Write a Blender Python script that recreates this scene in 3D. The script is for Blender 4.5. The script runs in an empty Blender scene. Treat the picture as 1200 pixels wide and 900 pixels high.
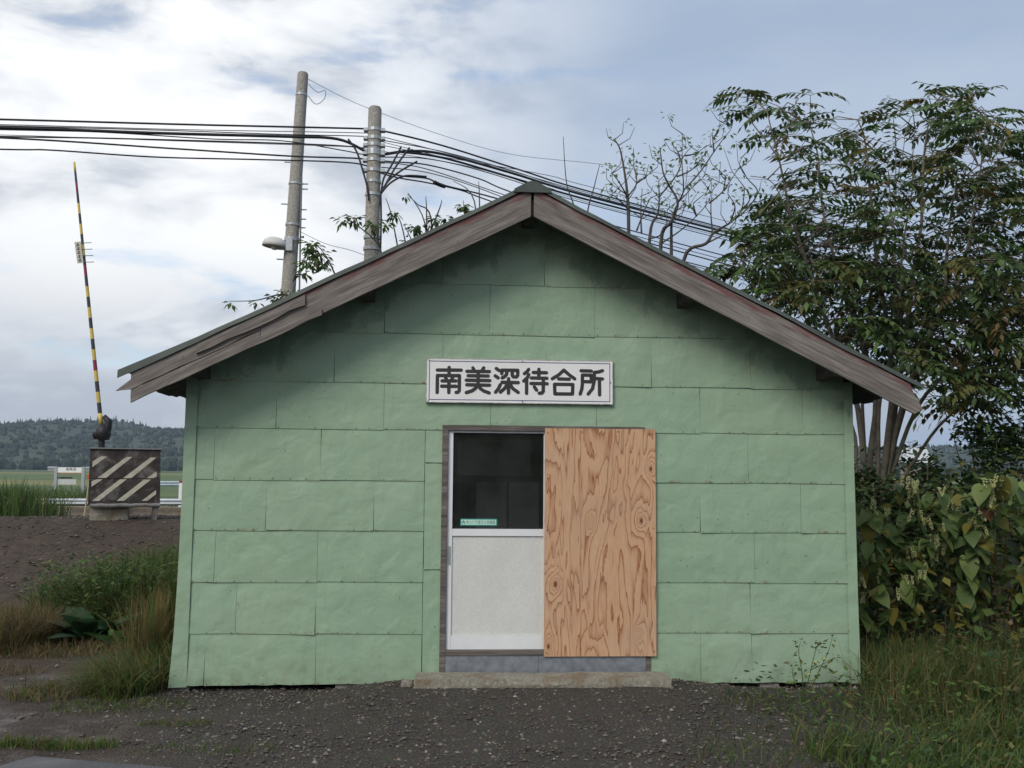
import bpy, math, random
from mathutils import Vector, Matrix, noise
random.seed(11)
PI = math.pi
sc = bpy.context.scene
col = sc.collection

# ------------------------------------------------------------------ camera
CAM = Vector((-0.6456, -8.008, 1.70)); FPX = 1150.0
YAW, PITCH, ROLL = 0.0655, 0.0930, 0.0081
def cam_axes():
    cy, sy, cp, sp = math.cos(YAW), math.sin(YAW), math.cos(PITCH), math.sin(PITCH)
    f = Vector((sy*cp, cy*cp, sp)); r = Vector((cy, -sy, 0)); u = r.cross(f)
    c, s = math.cos(ROLL), math.sin(ROLL)
    return c*r + s*u, -s*r + c*u, f
CR, CU, CF = cam_axes()
cd = bpy.data.cameras.new('camera'); cd.sensor_width = 36; cd.lens = FPX/1200*36
cd.clip_start = 0.05; cd.clip_end = 8000
cam = bpy.data.objects.new('camera', cd); col.objects.link(cam); sc.camera = cam
cam.matrix_world = Matrix.Translation(CAM) @ Matrix((CR, CU, -CF)).transposed().to_4x4()

# ------------------------------------------------------------------ sky, sun, exposure
SUN_EL, SUN_AZ = math.radians(38), math.radians(212)      # azimuth clockwise from +Y: behind and left of the camera
world = bpy.data.worlds.new('World'); sc.world = world; world.use_nodes = True
wt = world.node_tree; wt.nodes.clear()
def wn(t, **k):
    n = wt.nodes.new(t)
    for a, b in k.items(): setattr(n, a, b)
    return n
def wl(a, b): wt.links.new(a, b)
def wmath(op, a, b=None, clamp=False):
    n = wn('ShaderNodeMath', operation=op, use_clamp=clamp)
    for i, v in enumerate((a, b)):
        if v is None: continue
        if isinstance(v, (int, float)): n.inputs[i].default_value = v
        else: wl(v, n.inputs[i])
    return n.outputs[0]
def wramp(fac, stops, interp='LINEAR'):
    n = wn('ShaderNodeValToRGB'); n.color_ramp.interpolation = interp
    e = n.color_ramp.elements
    while len(e) < len(stops): e.new(0.5)
    for x, (p, c) in zip(e, stops):
        x.position = p; x.color = (*c, 1) if isinstance(c, tuple) else (c, c, c, 1)
    wl(fac, n.inputs[0]); return n.outputs[0]
def wnoise(vec, scale, detail, rough, dist=0.0):
    n = wn('ShaderNodeTexNoise'); wl(vec, n.inputs['Vector'])
    n.inputs['Scale'].default_value = scale; n.inputs['Detail'].default_value = detail
    n.inputs['Roughness'].default_value = rough; n.inputs['Distortion'].default_value = dist
    return n.outputs['Fac']
sky = wn('ShaderNodeTexSky', sky_type='NISHITA'); sky.sun_disc = False
sky.sun_elevation = SUN_EL; sky.sun_rotation = SUN_AZ; sky.air_density = 1.0; sky.dust_density = 1.0
bg_sky = wn('ShaderNodeBackground'); wl(sky.outputs[0], bg_sky.inputs[0]); bg_sky.inputs[1].default_value = 0.15
tc = wn('ShaderNodeTexCoord')
sp_ = wn('ShaderNodeSeparateXYZ'); wl(tc.outputs['Generated'], sp_.inputs[0])
mp = wn('ShaderNodeMapping'); wl(tc.outputs['Generated'], mp.inputs[0])
mp.inputs['Scale'].default_value = (1.0, 1.0, 2.6); mp.inputs['Location'].default_value = (3.1, 0.4, 1.27)
n_big = wnoise(mp.outputs[0], 2.6, 7, 0.52, 0.25)
n_fine = wnoise(mp.outputs[0], 5.5, 9, 0.55, 0.3)
mp2 = wn('ShaderNodeMapping'); wl(tc.outputs['Generated'], mp2.inputs[0])
mp2.inputs['Scale'].default_value = (1.0, 1.0, 5.5); mp2.inputs['Location'].default_value = (0.3, 1.9, 0.62)
n_band = wnoise(mp2.outputs[0], 3.0, 6, 0.5, 0.2)
east = wramp(wmath('MULTIPLY_ADD', sp_.outputs[0], 0.5), [(0, 0.0), (1, 1.0)])
mr = wn('ShaderNodeMapRange', interpolation_type='SMOOTHSTEP'); wl(sp_.outputs[0], mr.inputs[0])
mr.inputs[1].default_value = -0.20; mr.inputs[2].default_value = 0.24
veil = mr.outputs[0]                                     # 0 broken white cloud, 1 even thin blue-grey cloud
# white cumulus cover and its own light and dark parts
cover = wramp(wmath('ADD', wmath('MULTIPLY', n_band, 0.55), wmath('MULTIPLY', n_fine, 0.45)),
              [(0.38, 0.42), (0.46, 1.0)], 'EASE')
n_shade = wmath('ADD', wmath('MULTIPLY', n_big, 0.42), wmath('MULTIPLY', n_fine, 0.58))
c_white = wramp(n_shade, [(0.39, (0.40, 0.44, 0.50)), (0.455, (0.55, 0.58, 0.63)), (0.50, (0.74, 0.76, 0.79)), (0.555, (0.87, 0.88, 0.89)), (0.66, (0.92, 0.92, 0.91))])
c_veil = wramp(n_big, [(0.25, (0.285, 0.365, 0.50)), (0.75, (0.40, 0.475, 0.59))])
# grey banks low over the hills
low = wn('ShaderNodeMapRange', interpolation_type='SMOOTHSTEP'); wl(sp_.outputs[2], low.inputs[0])
low.inputs[1].default_value = 0.24; low.inputs[2].default_value = 0.04
bank = wmath('MULTIPLY', low.outputs[0], wramp(n_fine, [(0.40, 0.0), (0.54, 0.9)]))
def wmix(f, a, b):
    n = wn('ShaderNodeMix', data_type='RGBA'); n.clamp_factor = True
    wl(f, n.inputs['Factor']) if not isinstance(f, float) else setattr(n.inputs['Factor'], 'default_value', f)
    for s, v in ((6, a), (7, b)):
        if isinstance(v, tuple): n.inputs[s].default_value = (*v, 1)
        else: wl(v, n.inputs[s])
    return n.outputs[2]
ccol = wmix(bank, wmix(veil, c_white, c_veil), (0.40, 0.435, 0.50))
cfac = wmath('MAXIMUM', wmath('MAXIMUM', cover, bank), wmath('MULTIPLY', veil, 0.93), True)
bg_cl = wn('ShaderNodeBackground'); wl(ccol, bg_cl.inputs[0]); bg_cl.inputs[1].default_value = 1.0
mixs = wn('ShaderNodeMixShader'); wl(cfac, mixs.inputs[0]); wl(bg_sky.outputs[0], mixs.inputs[1]); wl(bg_cl.outputs[0], mixs.inputs[2])
wo = wn('ShaderNodeOutputWorld'); wl(mixs.outputs[0], wo.inputs[0])

sd = bpy.data.lights.new('sun', 'SUN'); sd.energy = 1.5; sd.angle = math.radians(24); sd.color = (1.0, 0.94, 0.84)
so = bpy.data.objects.new('sun', sd); col.objects.link(so)
sdir = Vector((math.sin(SUN_AZ)*math.cos(SUN_EL), math.cos(SUN_AZ)*math.cos(SUN_EL), math.sin(SUN_EL)))
so.rotation_euler = sdir.to_track_quat('Z', 'Y').to_euler()
sc.view_settings.view_transform = 'Standard'; sc.view_settings.look = 'None'
sc.view_settings.exposure = 0.32; sc.view_settings.gamma = 1.0

# ------------------------------------------------------------------ helpers
def ray(px, py): return CF + (px-600)/FPX*CR - (py-450)/FPX*CU
def at(px, py, Y):
    d = ray(px, py); return CAM + d*((Y-CAM.y)/d.y)
def sm(a, b, x):
    t = max(0.0, min(1.0, (x-a)/(b-a))); return t*t*(3-2*t)
def gz(x, y):
    z = -0.05*sm(-1.2, -4.0, y) - 0.10*sm(-3.0, -6.5, x)*sm(3.0, -1.0, y)
    z += 0.93*sm(3.9, 9.0, y) - 0.25*sm(9.9, 13.5, y) - 0.2*sm(16.5, 60, y)
    z += 0.080*sm(-1.3, -.45, y)*sm(1.75, 1.05, abs(x-.1))*sm(.9, .2, y)
    if y > 60: z += 3.0*min(1.6, (y-60)/750)
    if -40 < y < 20: z += 0.035*noise.noise(Vector((x*0.7, y*0.7, 0.0))) * sm(-0.3, -1.2, -abs(y+0.1)) if abs(x) < 3.2 else 0.05*noise.noise(Vector((x*0.55, y*0.55, 0.0)))
    return z
def gp(px, py):
    """where the ray through a pixel meets the ground"""
    d = ray(px, py); t = 3.0
    while t < 3000:
        p = CAM + d*t
        if p.z <= gz(p.x, p.y): return Vector((p.x, p.y, gz(p.x, p.y)))
        t *= 1.004
    return CAM + d*t

class MB:
    def __init__(s): s.v = []; s.f = []; s.m = []
    def add(s, vs, fs, mi=0):
        o = len(s.v); s.v += [tuple(v) for v in vs]
        for f in fs: s.f.append(tuple(i+o for i in f)); s.m.append(mi)
    def box(s, a, b, mi=0):
        x0, y0, z0 = a; x1, y1, z1 = b
        s.add([(x0,y0,z0),(x1,y0,z0),(x1,y1,z0),(x0,y1,z0),(x0,y0,z1),(x1,y0,z1),(x1,y1,z1),(x0,y1,z1)],
              [(0,3,2,1),(4,5,6,7),(0,1,5,4),(1,2,6,5),(2,3,7,6),(3,0,4,7)], mi)
    def prism(s, pts, y0, y1, mi=0):          # polygon given in x,z, pushed along y
        n = len(pts)
        s.add([(x, y0, z) for x, z in pts]+[(x, y1, z) for x, z in pts],
              [tuple(range(n)), tuple(range(2*n-1, n-1, -1))]+[(i, i+n, (i+1) % n+n, (i+1) % n) for i in range(n)], mi)
    def tube(s, pts, r, n=6, mi=0, caps=True):
        pts = [Vector(p) for p in pts]; rr = r if isinstance(r, (list, tuple)) else [r]*len(pts)
        o = len(s.v); up = None
        for i, p in enumerate(pts):
            t = (pts[min(i+1, len(pts)-1)]-pts[max(i-1, 0)])
            t = t.normalized() if t.length > 1e-9 else Vector((0, 0, 1))
            if up is None: up = t.orthogonal().normalized()
            a = (up - t*up.dot(t)); a = a.normalized() if a.length > 1e-6 else t.orthogonal().normalized()
            up = a; b = t.cross(a)
            for k in range(n):
                w = 2*PI*k/n; s.v.append(tuple(p+(a*math.cos(w)+b*math.sin(w))*rr[i]))
        for i in range(len(pts)-1):
            for k in range(n):
                k2 = (k+1) % n
                s.f.append((o+i*n+k, o+i*n+k2, o+(i+1)*n+k2, o+(i+1)*n+k)); s.m.append(mi)
        if caps:
            s.f.append(tuple(o+k for k in range(n-1, -1, -1))); s.m.append(mi)
            e = o+(len(pts)-1)*n; s.f.append(tuple(e+k for k in range(n))); s.m.append(mi)
    def lathe(s, prof, c=(0, 0, 0), n=16, mi=0):
        o = len(s.v)
        for r, z in prof:
            for k in range(n):
                w = 2*PI*k/n; s.v.append((c[0]+r*math.cos(w), c[1]+r*math.sin(w), c[2]+z))
        for i in range(len(prof)-1):
            for k in range(n):
                k2 = (k+1) % n; s.f.append((o+i*n+k, o+i*n+k2, o+(i+1)*n+k2, o+(i+1)*n+k)); s.m.append(mi)
    def mesh(s, name, mats, smooth=False):
        me = bpy.data.meshes.new(name); me.from_pydata(s.v, [], s.f)
        for m in (mats if isinstance(mats, (list, tuple)) else [mats]): me.materials.append(m)
        if any(s.m): me.polygons.foreach_set('material_index', s.m)
        if smooth: me.polygons.foreach_set('use_smooth', [True]*len(s.f))
        me.update(); return me
    def build(s, name, mats, parent=None, smooth=False, loc=None, rot=None):
        return link(name, s.mesh(name, mats, smooth), parent, loc, rot)
def link(name, me, parent=None, loc=None, rot=None):
    o = bpy.data.objects.new(name, me); col.objects.link(o)
    if parent: o.parent = parent
    if loc is not None: o.location = loc
    if rot is not None: o.rotation_euler = rot
    return o
def tag(o, label=None, cat=None, group=None, kind=None):
    if label: o['label'] = label
    if cat: o['category'] = cat
    if group: o['group'] = group
    if kind: o['kind'] = kind
    return o
def thing(name, label, cat, loc=(0, 0, 0), group=None):
    return tag(link(name, None, None, loc), label, cat, group)
def loc_shift(mb, o):
    mb.v = [(x-o[0], y-o[1], z-o[2]) for x, y, z in mb.v]; return mb

# ------------------------------------------------------------------ materials
def nt(m):
    m.use_nodes = True; t = m.node_tree; return t, t.nodes['Principled BSDF']
class NB:
    """small node builder"""
    def __init__(s, name, rough=0.7, spec=0.4, metal=0.0):
        s.mat = bpy.data.materials.new(name); s.t, s.p = nt(s.mat)
        s.p.inputs['Roughness'].default_value = rough; s.p.inputs['Specular IOR Level'].default_value = spec
        s.p.inputs['Metallic'].default_value = metal
        s.tc = s.n('ShaderNodeTexCoord')
    def n(s, t, **k):
        x = s.t.nodes.new(t)
        for a, b in k.items(): setattr(x, a, b)
        return x
    def set(s, sock, v):
        if isinstance(v, bpy.types.NodeSocket): s.t.links.new(v, sock)
        elif isinstance(v, tuple) and sock.type == 'RGBA': sock.default_value = (*v, 1)
        else: sock.default_value = v
    def vec(s, kind='Object', scale=(1, 1, 1), loc=(0, 0, 0)):
        m = s.n('ShaderNodeMapping'); s.t.links.new(s.tc.outputs[kind], m.inputs[0])
        m.inputs['Scale'].default_value = scale; m.inputs['Location'].default_value = loc; return m.outputs[0]
    def noise(s, vec, scale, detail=5, rough=0.55, dist=0.0):
        x = s.n('ShaderNodeTexNoise'); s.t.links.new(vec, x.inputs['Vector'])
        x.inputs['Scale'].default_value = scale; x.inputs['Detail'].default_value = detail
        x.inputs['Roughness'].default_value = rough; x.inputs['Distortion'].default_value = dist
        return x.outputs['Fac']
    def ramp(s, fac, stops, interp='LINEAR'):
        x = s.n('ShaderNodeValToRGB'); x.color_ramp.interpolation = interp; e = x.color_ramp.elements
        while len(e) < len(stops): e.new(0.5)
        for q, (p, c) in zip(e, stops): q.position = p; q.color = (*c, 1) if isinstance(c, tuple) else (c, c, c, 1)
        s.t.links.new(fac, x.inputs[0]); return x.outputs[0]
    def mix(s, f, a, b, blend='MIX'):
        x = s.n('ShaderNodeMix', data_type='RGBA', blend_type=blend)
        s.set(x.inputs['Factor'], f); s.set(x.inputs[6], a); s.set(x.inputs[7], b); return x.outputs[2]
    def math(s, op, a, b=0.0, clamp=False):
        x = s.n('ShaderNodeMath', operation=op, use_clamp=clamp); s.set(x.inputs[0], a); s.set(x.inputs[1], b); return x.outputs[0]
    def bump(s, h, strength=0.5, dist=0.01):
        b = s.n('ShaderNodeBump'); s.t.links.new(h, b.inputs['Height'])
        b.inputs['Strength'].default_value = strength; b.inputs['Distance'].default_value = dist
        s.t.links.new(b.outputs[0], s.p.inputs['Normal'])
    def color(s, c): s.set(s.p.inputs['Base Color'], c); return s
    def roughness(s, c): s.set(s.p.inputs['Roughness'], c); return s
def simple(name, c, rough=0.7, var=0.25, scale=6.0, bump=0.0, metal=0.0, spec=0.4, kind='Object'):
    b = NB(name, rough, spec, metal)
    n = b.noise(b.vec(kind), scale, 6, 0.6)
    lo = tuple(x*(1-var) for x in c); hi = tuple(min(1, x*(1+var)) for x in c)
    b.color(b.ramp(n, [(0.3, lo), (0.7, hi)]))
    if bump: b.bump(n, bump, 0.01)
    return b.mat
def leafmat(name, c, var=0.3, trans=0.3, rough=0.55, scale=3.0):
    b = NB(name, rough, 0.3)
    oi = b.n('ShaderNodeObjectInfo')
    n = b.noise(b.vec(), scale, 3)
    lo = tuple(x*(1-var) for x in c); hi = tuple(min(1, x*(1+var)) for x in c)
    base = b.ramp(n, [(0.3, lo), (0.7, hi)])
    base = b.mix(b.math('MULTIPLY', oi.outputs['Random'], 0.35), base, tuple(x*0.6 for x in c))
    b.color(base)
    tr = b.n('ShaderNodeBsdfTranslucent'); b.t.links.new(base, tr.inputs[0])
    mx = b.n('ShaderNodeMixShader'); mx.inputs[0].default_value = trans
    b.t.links.new(b.p.outputs[0], mx.inputs[1]); b.t.links.new(tr.outputs[0], mx.inputs[2])
    b.t.links.new(mx.outputs[0], b.t.nodes['Material Output'].inputs[0])
    return b.mat

M = {}
# painted sheet metal
def green_sheet():
    b = NB('green_paint', 0.42, 0.45)
    oi = b.n('ShaderNodeObjectInfo')
    ov = b.vec(); geo = b.n('ShaderNodeNewGeometry')
    wv = geo.outputs['Position']
    n1 = b.noise(wv, 1.3, 5, 0.6); n2 = b.noise(wv, 28, 4, 0.6); n3 = b.noise(wv, 5.0, 3, 0.5, 0.3)
    c = b.ramp(n1, [(0.30, (0.254, 0.366, 0.246)), (0.70, (0.296, 0.412, 0.280))])
    c = b.mix(b.math('MULTIPLY', oi.outputs['Random'], 0.45), c, (0.276, 0.402, 0.280))
    c = b.mix(b.ramp(n2, [(0.58, 0.0), (0.78, 0.22)]), c, (0.20, 0.30, 0.22))
    # chalky streaks
    st = b.noise(b.vec(scale=(9, 1, 1.1)), 2.5, 4)
    c = b.mix(b.ramp(st, [(0.55, 0.0), (0.8, 0.22)]), c, (0.38, 0.49, 0.39))
    # ragged soot rain never reached, plus eave shade painted into the same dark band
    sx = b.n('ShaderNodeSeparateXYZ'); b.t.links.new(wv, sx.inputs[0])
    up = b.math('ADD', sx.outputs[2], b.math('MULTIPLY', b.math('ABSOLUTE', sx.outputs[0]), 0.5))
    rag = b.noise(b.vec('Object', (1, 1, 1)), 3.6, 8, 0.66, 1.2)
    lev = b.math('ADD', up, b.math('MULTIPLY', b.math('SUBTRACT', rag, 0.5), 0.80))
    grime_shade = b.ramp(b.math('SUBTRACT', lev, 3.0), [(0.60, 0.0), (0.68, 0.34), (0.92, 0.62)])
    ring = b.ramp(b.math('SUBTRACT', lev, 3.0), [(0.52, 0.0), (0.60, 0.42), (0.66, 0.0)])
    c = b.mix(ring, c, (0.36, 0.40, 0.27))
    c = b.mix(grime_shade, c, (0.052, 0.085, 0.062))
    # rust at lower lips (sheet origin is its lower left corner)
    so_ = b.n('ShaderNodeSeparateXYZ'); b.t.links.new(b.tc.outputs['Object'], so_.inputs[0])
    rn = b.noise(wv, 16, 5, 0.65)
    edge = b.math('SUBTRACT', 1.0, b.math('MULTIPLY', so_.outputs[2], 42.0), True)
    rm = b.math('MULTIPLY', b.math('MULTIPLY', edge, b.ramp(b.noise(wv, 1.7, 3), [(0.50, 0.0), (0.62, 1.0)])), b.ramp(rn, [(0.50, 0.0), (0.60, 1.0)]))
    c = b.mix(rm, c, (0.22, 0.12, 0.05))
    sp = b.ramp(b.noise(wv, 42, 2, 0.5), [(0.735, 0.0), (0.76, 0.8)])
    c = b.mix(sp, c, (0.07, 0.06, 0.045))
    # mud splashed up from the gravel, and faded patches
    mud = b.math('MULTIPLY', b.math('SUBTRACT', 1.0, b.math('MULTIPLY', sx.outputs[2], 3.2), True), b.ramp(b.noise(wv, 9, 6, 0.65), [(0.42, 0.0), (0.70, 0.75)]))
    c = b.mix(mud, c, (0.17, 0.16, 0.11))
    c = b.mix(b.ramp(b.noise(wv, 0.9, 4, 0.6, 0.4), [(0.50, 0.0), (0.68, 0.35)]), c, (0.335, 0.43, 0.32))
    dr = b.noise(b.vec(scale=(14, 1, 0.7)), 1.6, 5, 0.6)
    c = b.mix(b.ramp(dr, [(0.62, 0.0), (0.76, 0.16)]), c, (0.15, 0.20, 0.13))
    b.color(c)
    b.roughness(b.ramp(n3, [(0.3, 0.36), (0.7, 0.56)]))
    v = b.n('ShaderNodeTexNoise'); v.noise_type = 'RIDGED_MULTIFRACTAL' if hasattr(v, 'noise_type') else v.noise_type
    b.t.links.new(wv, v.inputs['Vector']); v.inputs['Scale'].default_value = 3.6; v.inputs['Detail'].default_value = 1.0
    v.inputs['Distortion'].default_value = 0.15
    h = b.math('ADD', b.math('MULTIPLY', v.outputs['Fac'], 0.55), b.math('MULTIPLY', n3, 0.8))
    b.bump(h, 0.62, 0.036)
    return b.mat
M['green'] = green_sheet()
M['dark_back'] = simple('tarred_backing', (0.018, 0.018, 0.017), 0.9)
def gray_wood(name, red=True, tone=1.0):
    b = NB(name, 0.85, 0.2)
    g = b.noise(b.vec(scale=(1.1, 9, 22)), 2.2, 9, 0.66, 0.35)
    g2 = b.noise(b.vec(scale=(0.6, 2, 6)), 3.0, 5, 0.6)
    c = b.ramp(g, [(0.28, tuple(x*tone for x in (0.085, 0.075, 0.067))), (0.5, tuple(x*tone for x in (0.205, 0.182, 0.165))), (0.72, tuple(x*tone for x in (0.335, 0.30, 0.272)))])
    c = b.mix(b.ramp(g2, [(0.35, 0.55), (0.55, 0.0)]), c, tuple(x*tone for x in (0.085, 0.072, 0.066)))
    if red:
        s = b.n('ShaderNodeSeparateXYZ'); b.t.links.new(b.tc.outputs['Object'], s.inputs[0])
        up = b.math('MULTIPLY', b.math('SUBTRACT', s.outputs[2], 0.035), 3.4)
        rn = b.noise(b.vec(scale=(2.2, 1, 14)), 1.6, 5, 0.6)
        m = b.ramp(b.math('ADD', up, b.math('SUBTRACT', rn, 0.5)), [(0.40, 0.0), (0.54, 0.6)])
        rn2 = b.noise(b.vec(scale=(5, 1, 3), loc=(4, 0, 0)), 1.7, 4, 0.6)
        m2 = b.ramp(rn2, [(0.70, 0.0), (0.75, 0.5)])
        c = b.mix(b.math('MAXIMUM', m, m2), c, (0.16, 0.035, 0.04))
    b.color(c); b.bump(g, 0.6, 0.012); return b.mat
M['barge'] = gray_wood('weathered_board')
M['barge_plain'] = gray_wood('bare_weathered_board', False)
M['barge_dark'] = gray_wood('dark_soffit_board', False, 0.33)  # same grey wood at a much darker tone, for soffit and purlins
M['frame_wood'] = gray_wood('door_frame_wood', False, 0.75)
M['roof_green'] = simple('dull_green_roof_metal', (0.075, 0.092, 0.080), 0.55, 0.35, 3.0, 0.15)
M['white_paint'] = simple('white_enamel', (0.80, 0.80, 0.79), 0.35, 0.03, 4)
M['alu'] = simple('white_aluminium', (0.74, 0.75, 0.76), 0.35, 0.05, 5)
def panel_mat():
    b = NB('off_white_door_panel', 0.55, 0.35)
    n = b.noise(b.vec(scale=(1, 1, 1)), 90, 3); n2 = b.noise(b.vec(scale=(1, 1, 0.7)), 3, 6)
    c = b.ramp(n, [(0.3, (0.58, 0.58, 0.555)), (0.7, (0.70, 0.70, 0.675))])
    c = b.mix(b.ramp(n2, [(0.40, 0.0), (0.75, 0.35)]), c, (0.45, 0.44, 0.41)); b.color(c); b.bump(n, 0.15, 0.003); return b.mat
M['panel'] = panel_mat()
M['ink'] = simple('charcoal_lettering', (0.035, 0.033, 0.037), 0.55, 0.15, 9)
M['navy'] = simple('navy_line', (0.035, 0.055, 0.17), 0.5, 0.1)
def plywood():
    b = NB('bare_plywood', 0.72, 0.25)
    # slow field, stretched along the sheet, cut into contour lines like rotary veneer; knots push rings into it
    f = b.math('MULTIPLY', b.noise(b.vec(scale=(3.3, 1, 0.55), loc=(2.3, 0, 7.7)), 1.0, 2.8, 0.5, 1.0), 1.0)
    jag = b.noise(b.vec(scale=(26, 1, 2.2)), 1.5, 3, 0.6)
    f = b.math('ADD', f, b.math('MULTIPLY', jag, 0.07))
    knots = [(0.87, 1.50, .05), (0.79, 1.08, .055), (0.09, 0.57, .06), (0.035, 0.08, .05), (0.76, 0.18, .03), (0.38, 1.07, .025)]
    kd = None
    for (kx, kz, kr) in knots:
        d = b.n('ShaderNodeVectorMath', operation='DISTANCE')
        b.t.links.new(b.vec(scale=(1.0, 0, 0.55)), d.inputs[0]); d.inputs[1].default_value = (kx, 0, kz*0.55)
        w = b.math('POWER', 2.718, b.math('MULTIPLY', d.outputs['Value'], -1/(kr*0.9)))
        f = b.math('ADD', f, b.math('MULTIPLY', w, 0.42))
        core = b.math('SUBTRACT', 1.0, b.math('DIVIDE', d.outputs['Value'], kr*0.34), True)
        if kr >= .05 and not (kx in (0.38, 0.42)): kd = core if kd is None else b.math('MAXIMUM', kd, core)
    fr = b.math('FRACT', b.math('MULTIPLY', f, 14.0))
    fine = b.noise(b.vec(scale=(60, 1, 4)), 2.0, 4, 0.6)
    big = b.noise(b.vec(scale=(2, 1, 0.8), loc=(1, 0, 3)), 2.0, 3)
    c = b.ramp(fine, [(0.3, (0.50, 0.285, 0.160)), (0.7, (0.62, 0.385, 0.240))])
    c = b.mix(b.ramp(big, [(0.4, 0.0), (0.7, 0.45)]), c, (0.62, 0.43, 0.28))
    late = b.ramp(fr, [(0.0, 0.0), (0.52, 0.03), (0.82, 0.45), (0.955, 1.0), (0.99, 0.0)])
    wid = b.ramp(b.noise(b.vec(scale=(4, 1, 1.4), loc=(5, 0, 1)), 1.7, 3), [(0.30, 0.6), (0.52, 1.0)])
    c = b.mix(b.math('MULTIPLY', late, wid), c, (0.25, 0.075, 0.025))
    c = b.mix(b.math('MULTIPLY', kd, 1.6, True), c, (0.14, 0.055, 0.03))
    wz = b.noise(b.vec(scale=(1, 1, 1)), 2.2, 6, 0.6)
    c = b.mix(b.ramp(wz, [(0.48, 0.0), (0.72, 0.30)]), c, (0.40, 0.32, 0.25))
    b.color(c); b.bump(late, 0.15, 0.003); return b.mat
M['ply'] = plywood()
M['ply_edge'] = simple('plywood_edge', (0.30, 0.18, 0.10), 0.8, 0.3, 40)
M['galv'] = simple('weathered_galvanised_sheet', (0.23, 0.25, 0.28), 0.5, 0.3, 14, 0.1, 0.35)
def concrete(name, c, moss=0.3):
    b = NB(name, 0.9, 0.2)
    n = b.noise(b.vec(), 38, 7, 0.7); n2 = b.noise(b.vec(), 5, 5)
    k = b.ramp(n, [(0.3, tuple(x*.5 for x in c)), (0.55, c), (0.72, tuple(x*1.5 for x in c))])
    k = b.mix(b.ramp(n2, [(0.5, 0.0), (0.65, moss)]), k, (0.17, 0.115, 0.06))
    b.color(k); b.bump(n, 0.8, 0.01); return b.mat
M['step'] = concrete('rough_old_concrete', (0.30, 0.28, 0.23), 0.6)
M['block'] = concrete('pale_concrete', (0.26, 0.24, 0.21))
M['pole'] = concrete('smooth_pole_concrete', (0.36, 0.345, 0.31), 0.12)
M['beige'] = concrete('beige_concrete', (0.40, 0.33, 0.25), 0.1)
M['steel'] = simple('galvanised_steel', (0.40, 0.42, 0.43), 0.4, 0.15, 20, 0, 0.5)
M['cable'] = simple('black_cable', (0.018, 0.018, 0.021), 0.5, 0.1)
M['messenger'] = simple('grey_steel_wire', (0.16, 0.165, 0.17), 0.5, 0.1)
def glass_mat():
    m = bpy.data.materials.new('window_glass'); m.use_nodes = True; t = m.node_tree; t.nodes.clear()
    o = t.nodes.new('ShaderNodeOutputMaterial'); mx = t.nodes.new('ShaderNodeMixShader')
    tr = t.nodes.new('ShaderNodeBsdfTransparent'); gl = t.nodes.new('ShaderNodeBsdfGlossy'); fr = t.nodes.new('ShaderNodeFresnel')
    tr.inputs[0].default_value = (0.86, 0.89, 0.88, 1); gl.inputs['Roughness'].default_value = 0.015; fr.inputs[0].default_value = 1.52
    t.links.new(fr.outputs[0], mx.inputs[0]); t.links.new(tr.outputs[0], mx.inputs[1]); t.links.new(gl.outputs[0], mx.inputs[2])
    df = t.nodes.new('ShaderNodeBsdfDiffuse'); df.inputs[0].default_value = (.55, .56, .55, 1); m2 = t.nodes.new('ShaderNodeMixShader')  # thin dust film, put in to stand for soft grey reflections
    nz = t.nodes.new('ShaderNodeTexNoise'); nz.inputs['Scale'].default_value = 3.5; nz.inputs['Detail'].default_value = 5; tc_ = t.nodes.new('ShaderNodeTexCoord'); t.links.new(tc_.outputs['Object'], nz.inputs['Vector'])
    rp = t.nodes.new('ShaderNodeMapRange'); rp.inputs[1].default_value = .35; rp.inputs[2].default_value = .75; rp.inputs[3].default_value = .012; rp.inputs[4].default_value = .045; t.links.new(nz.outputs['Fac'], rp.inputs[0])
    t.links.new(rp.outputs[0], m2.inputs[0]); t.links.new(mx.outputs[0], m2.inputs[1]); t.links.new(df.outputs[0], m2.inputs[2])
    t.links.new(m2.outputs[0], o.inputs[0]); return m
M['glass'] = glass_mat()
M['inner_wall'] = simple('inner_board_wall', (0.16, 0.145, 0.12), 0.85, 0.2)
M['inner_dark'] = simple('inner_dark_wood', (0.05, 0.04, 0.03), 0.8, 0.2)
M['curtain'] = simple('pale_grey_panel', (0.66, 0.65, 0.60), 0.8, 0.12, 9)
M['poster'] = simple('faded_notice_paper', (0.70, 0.70, 0.66), 0.8, 0.15, 5)
M['stick_green'] = simple('sticker_green', (0.02, 0.24, 0.20), 0.4, 0.05)
M['stick_pale'] = simple('sticker_pale', (0.52, 0.72, 0.62), 0.4, 0.05)

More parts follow.
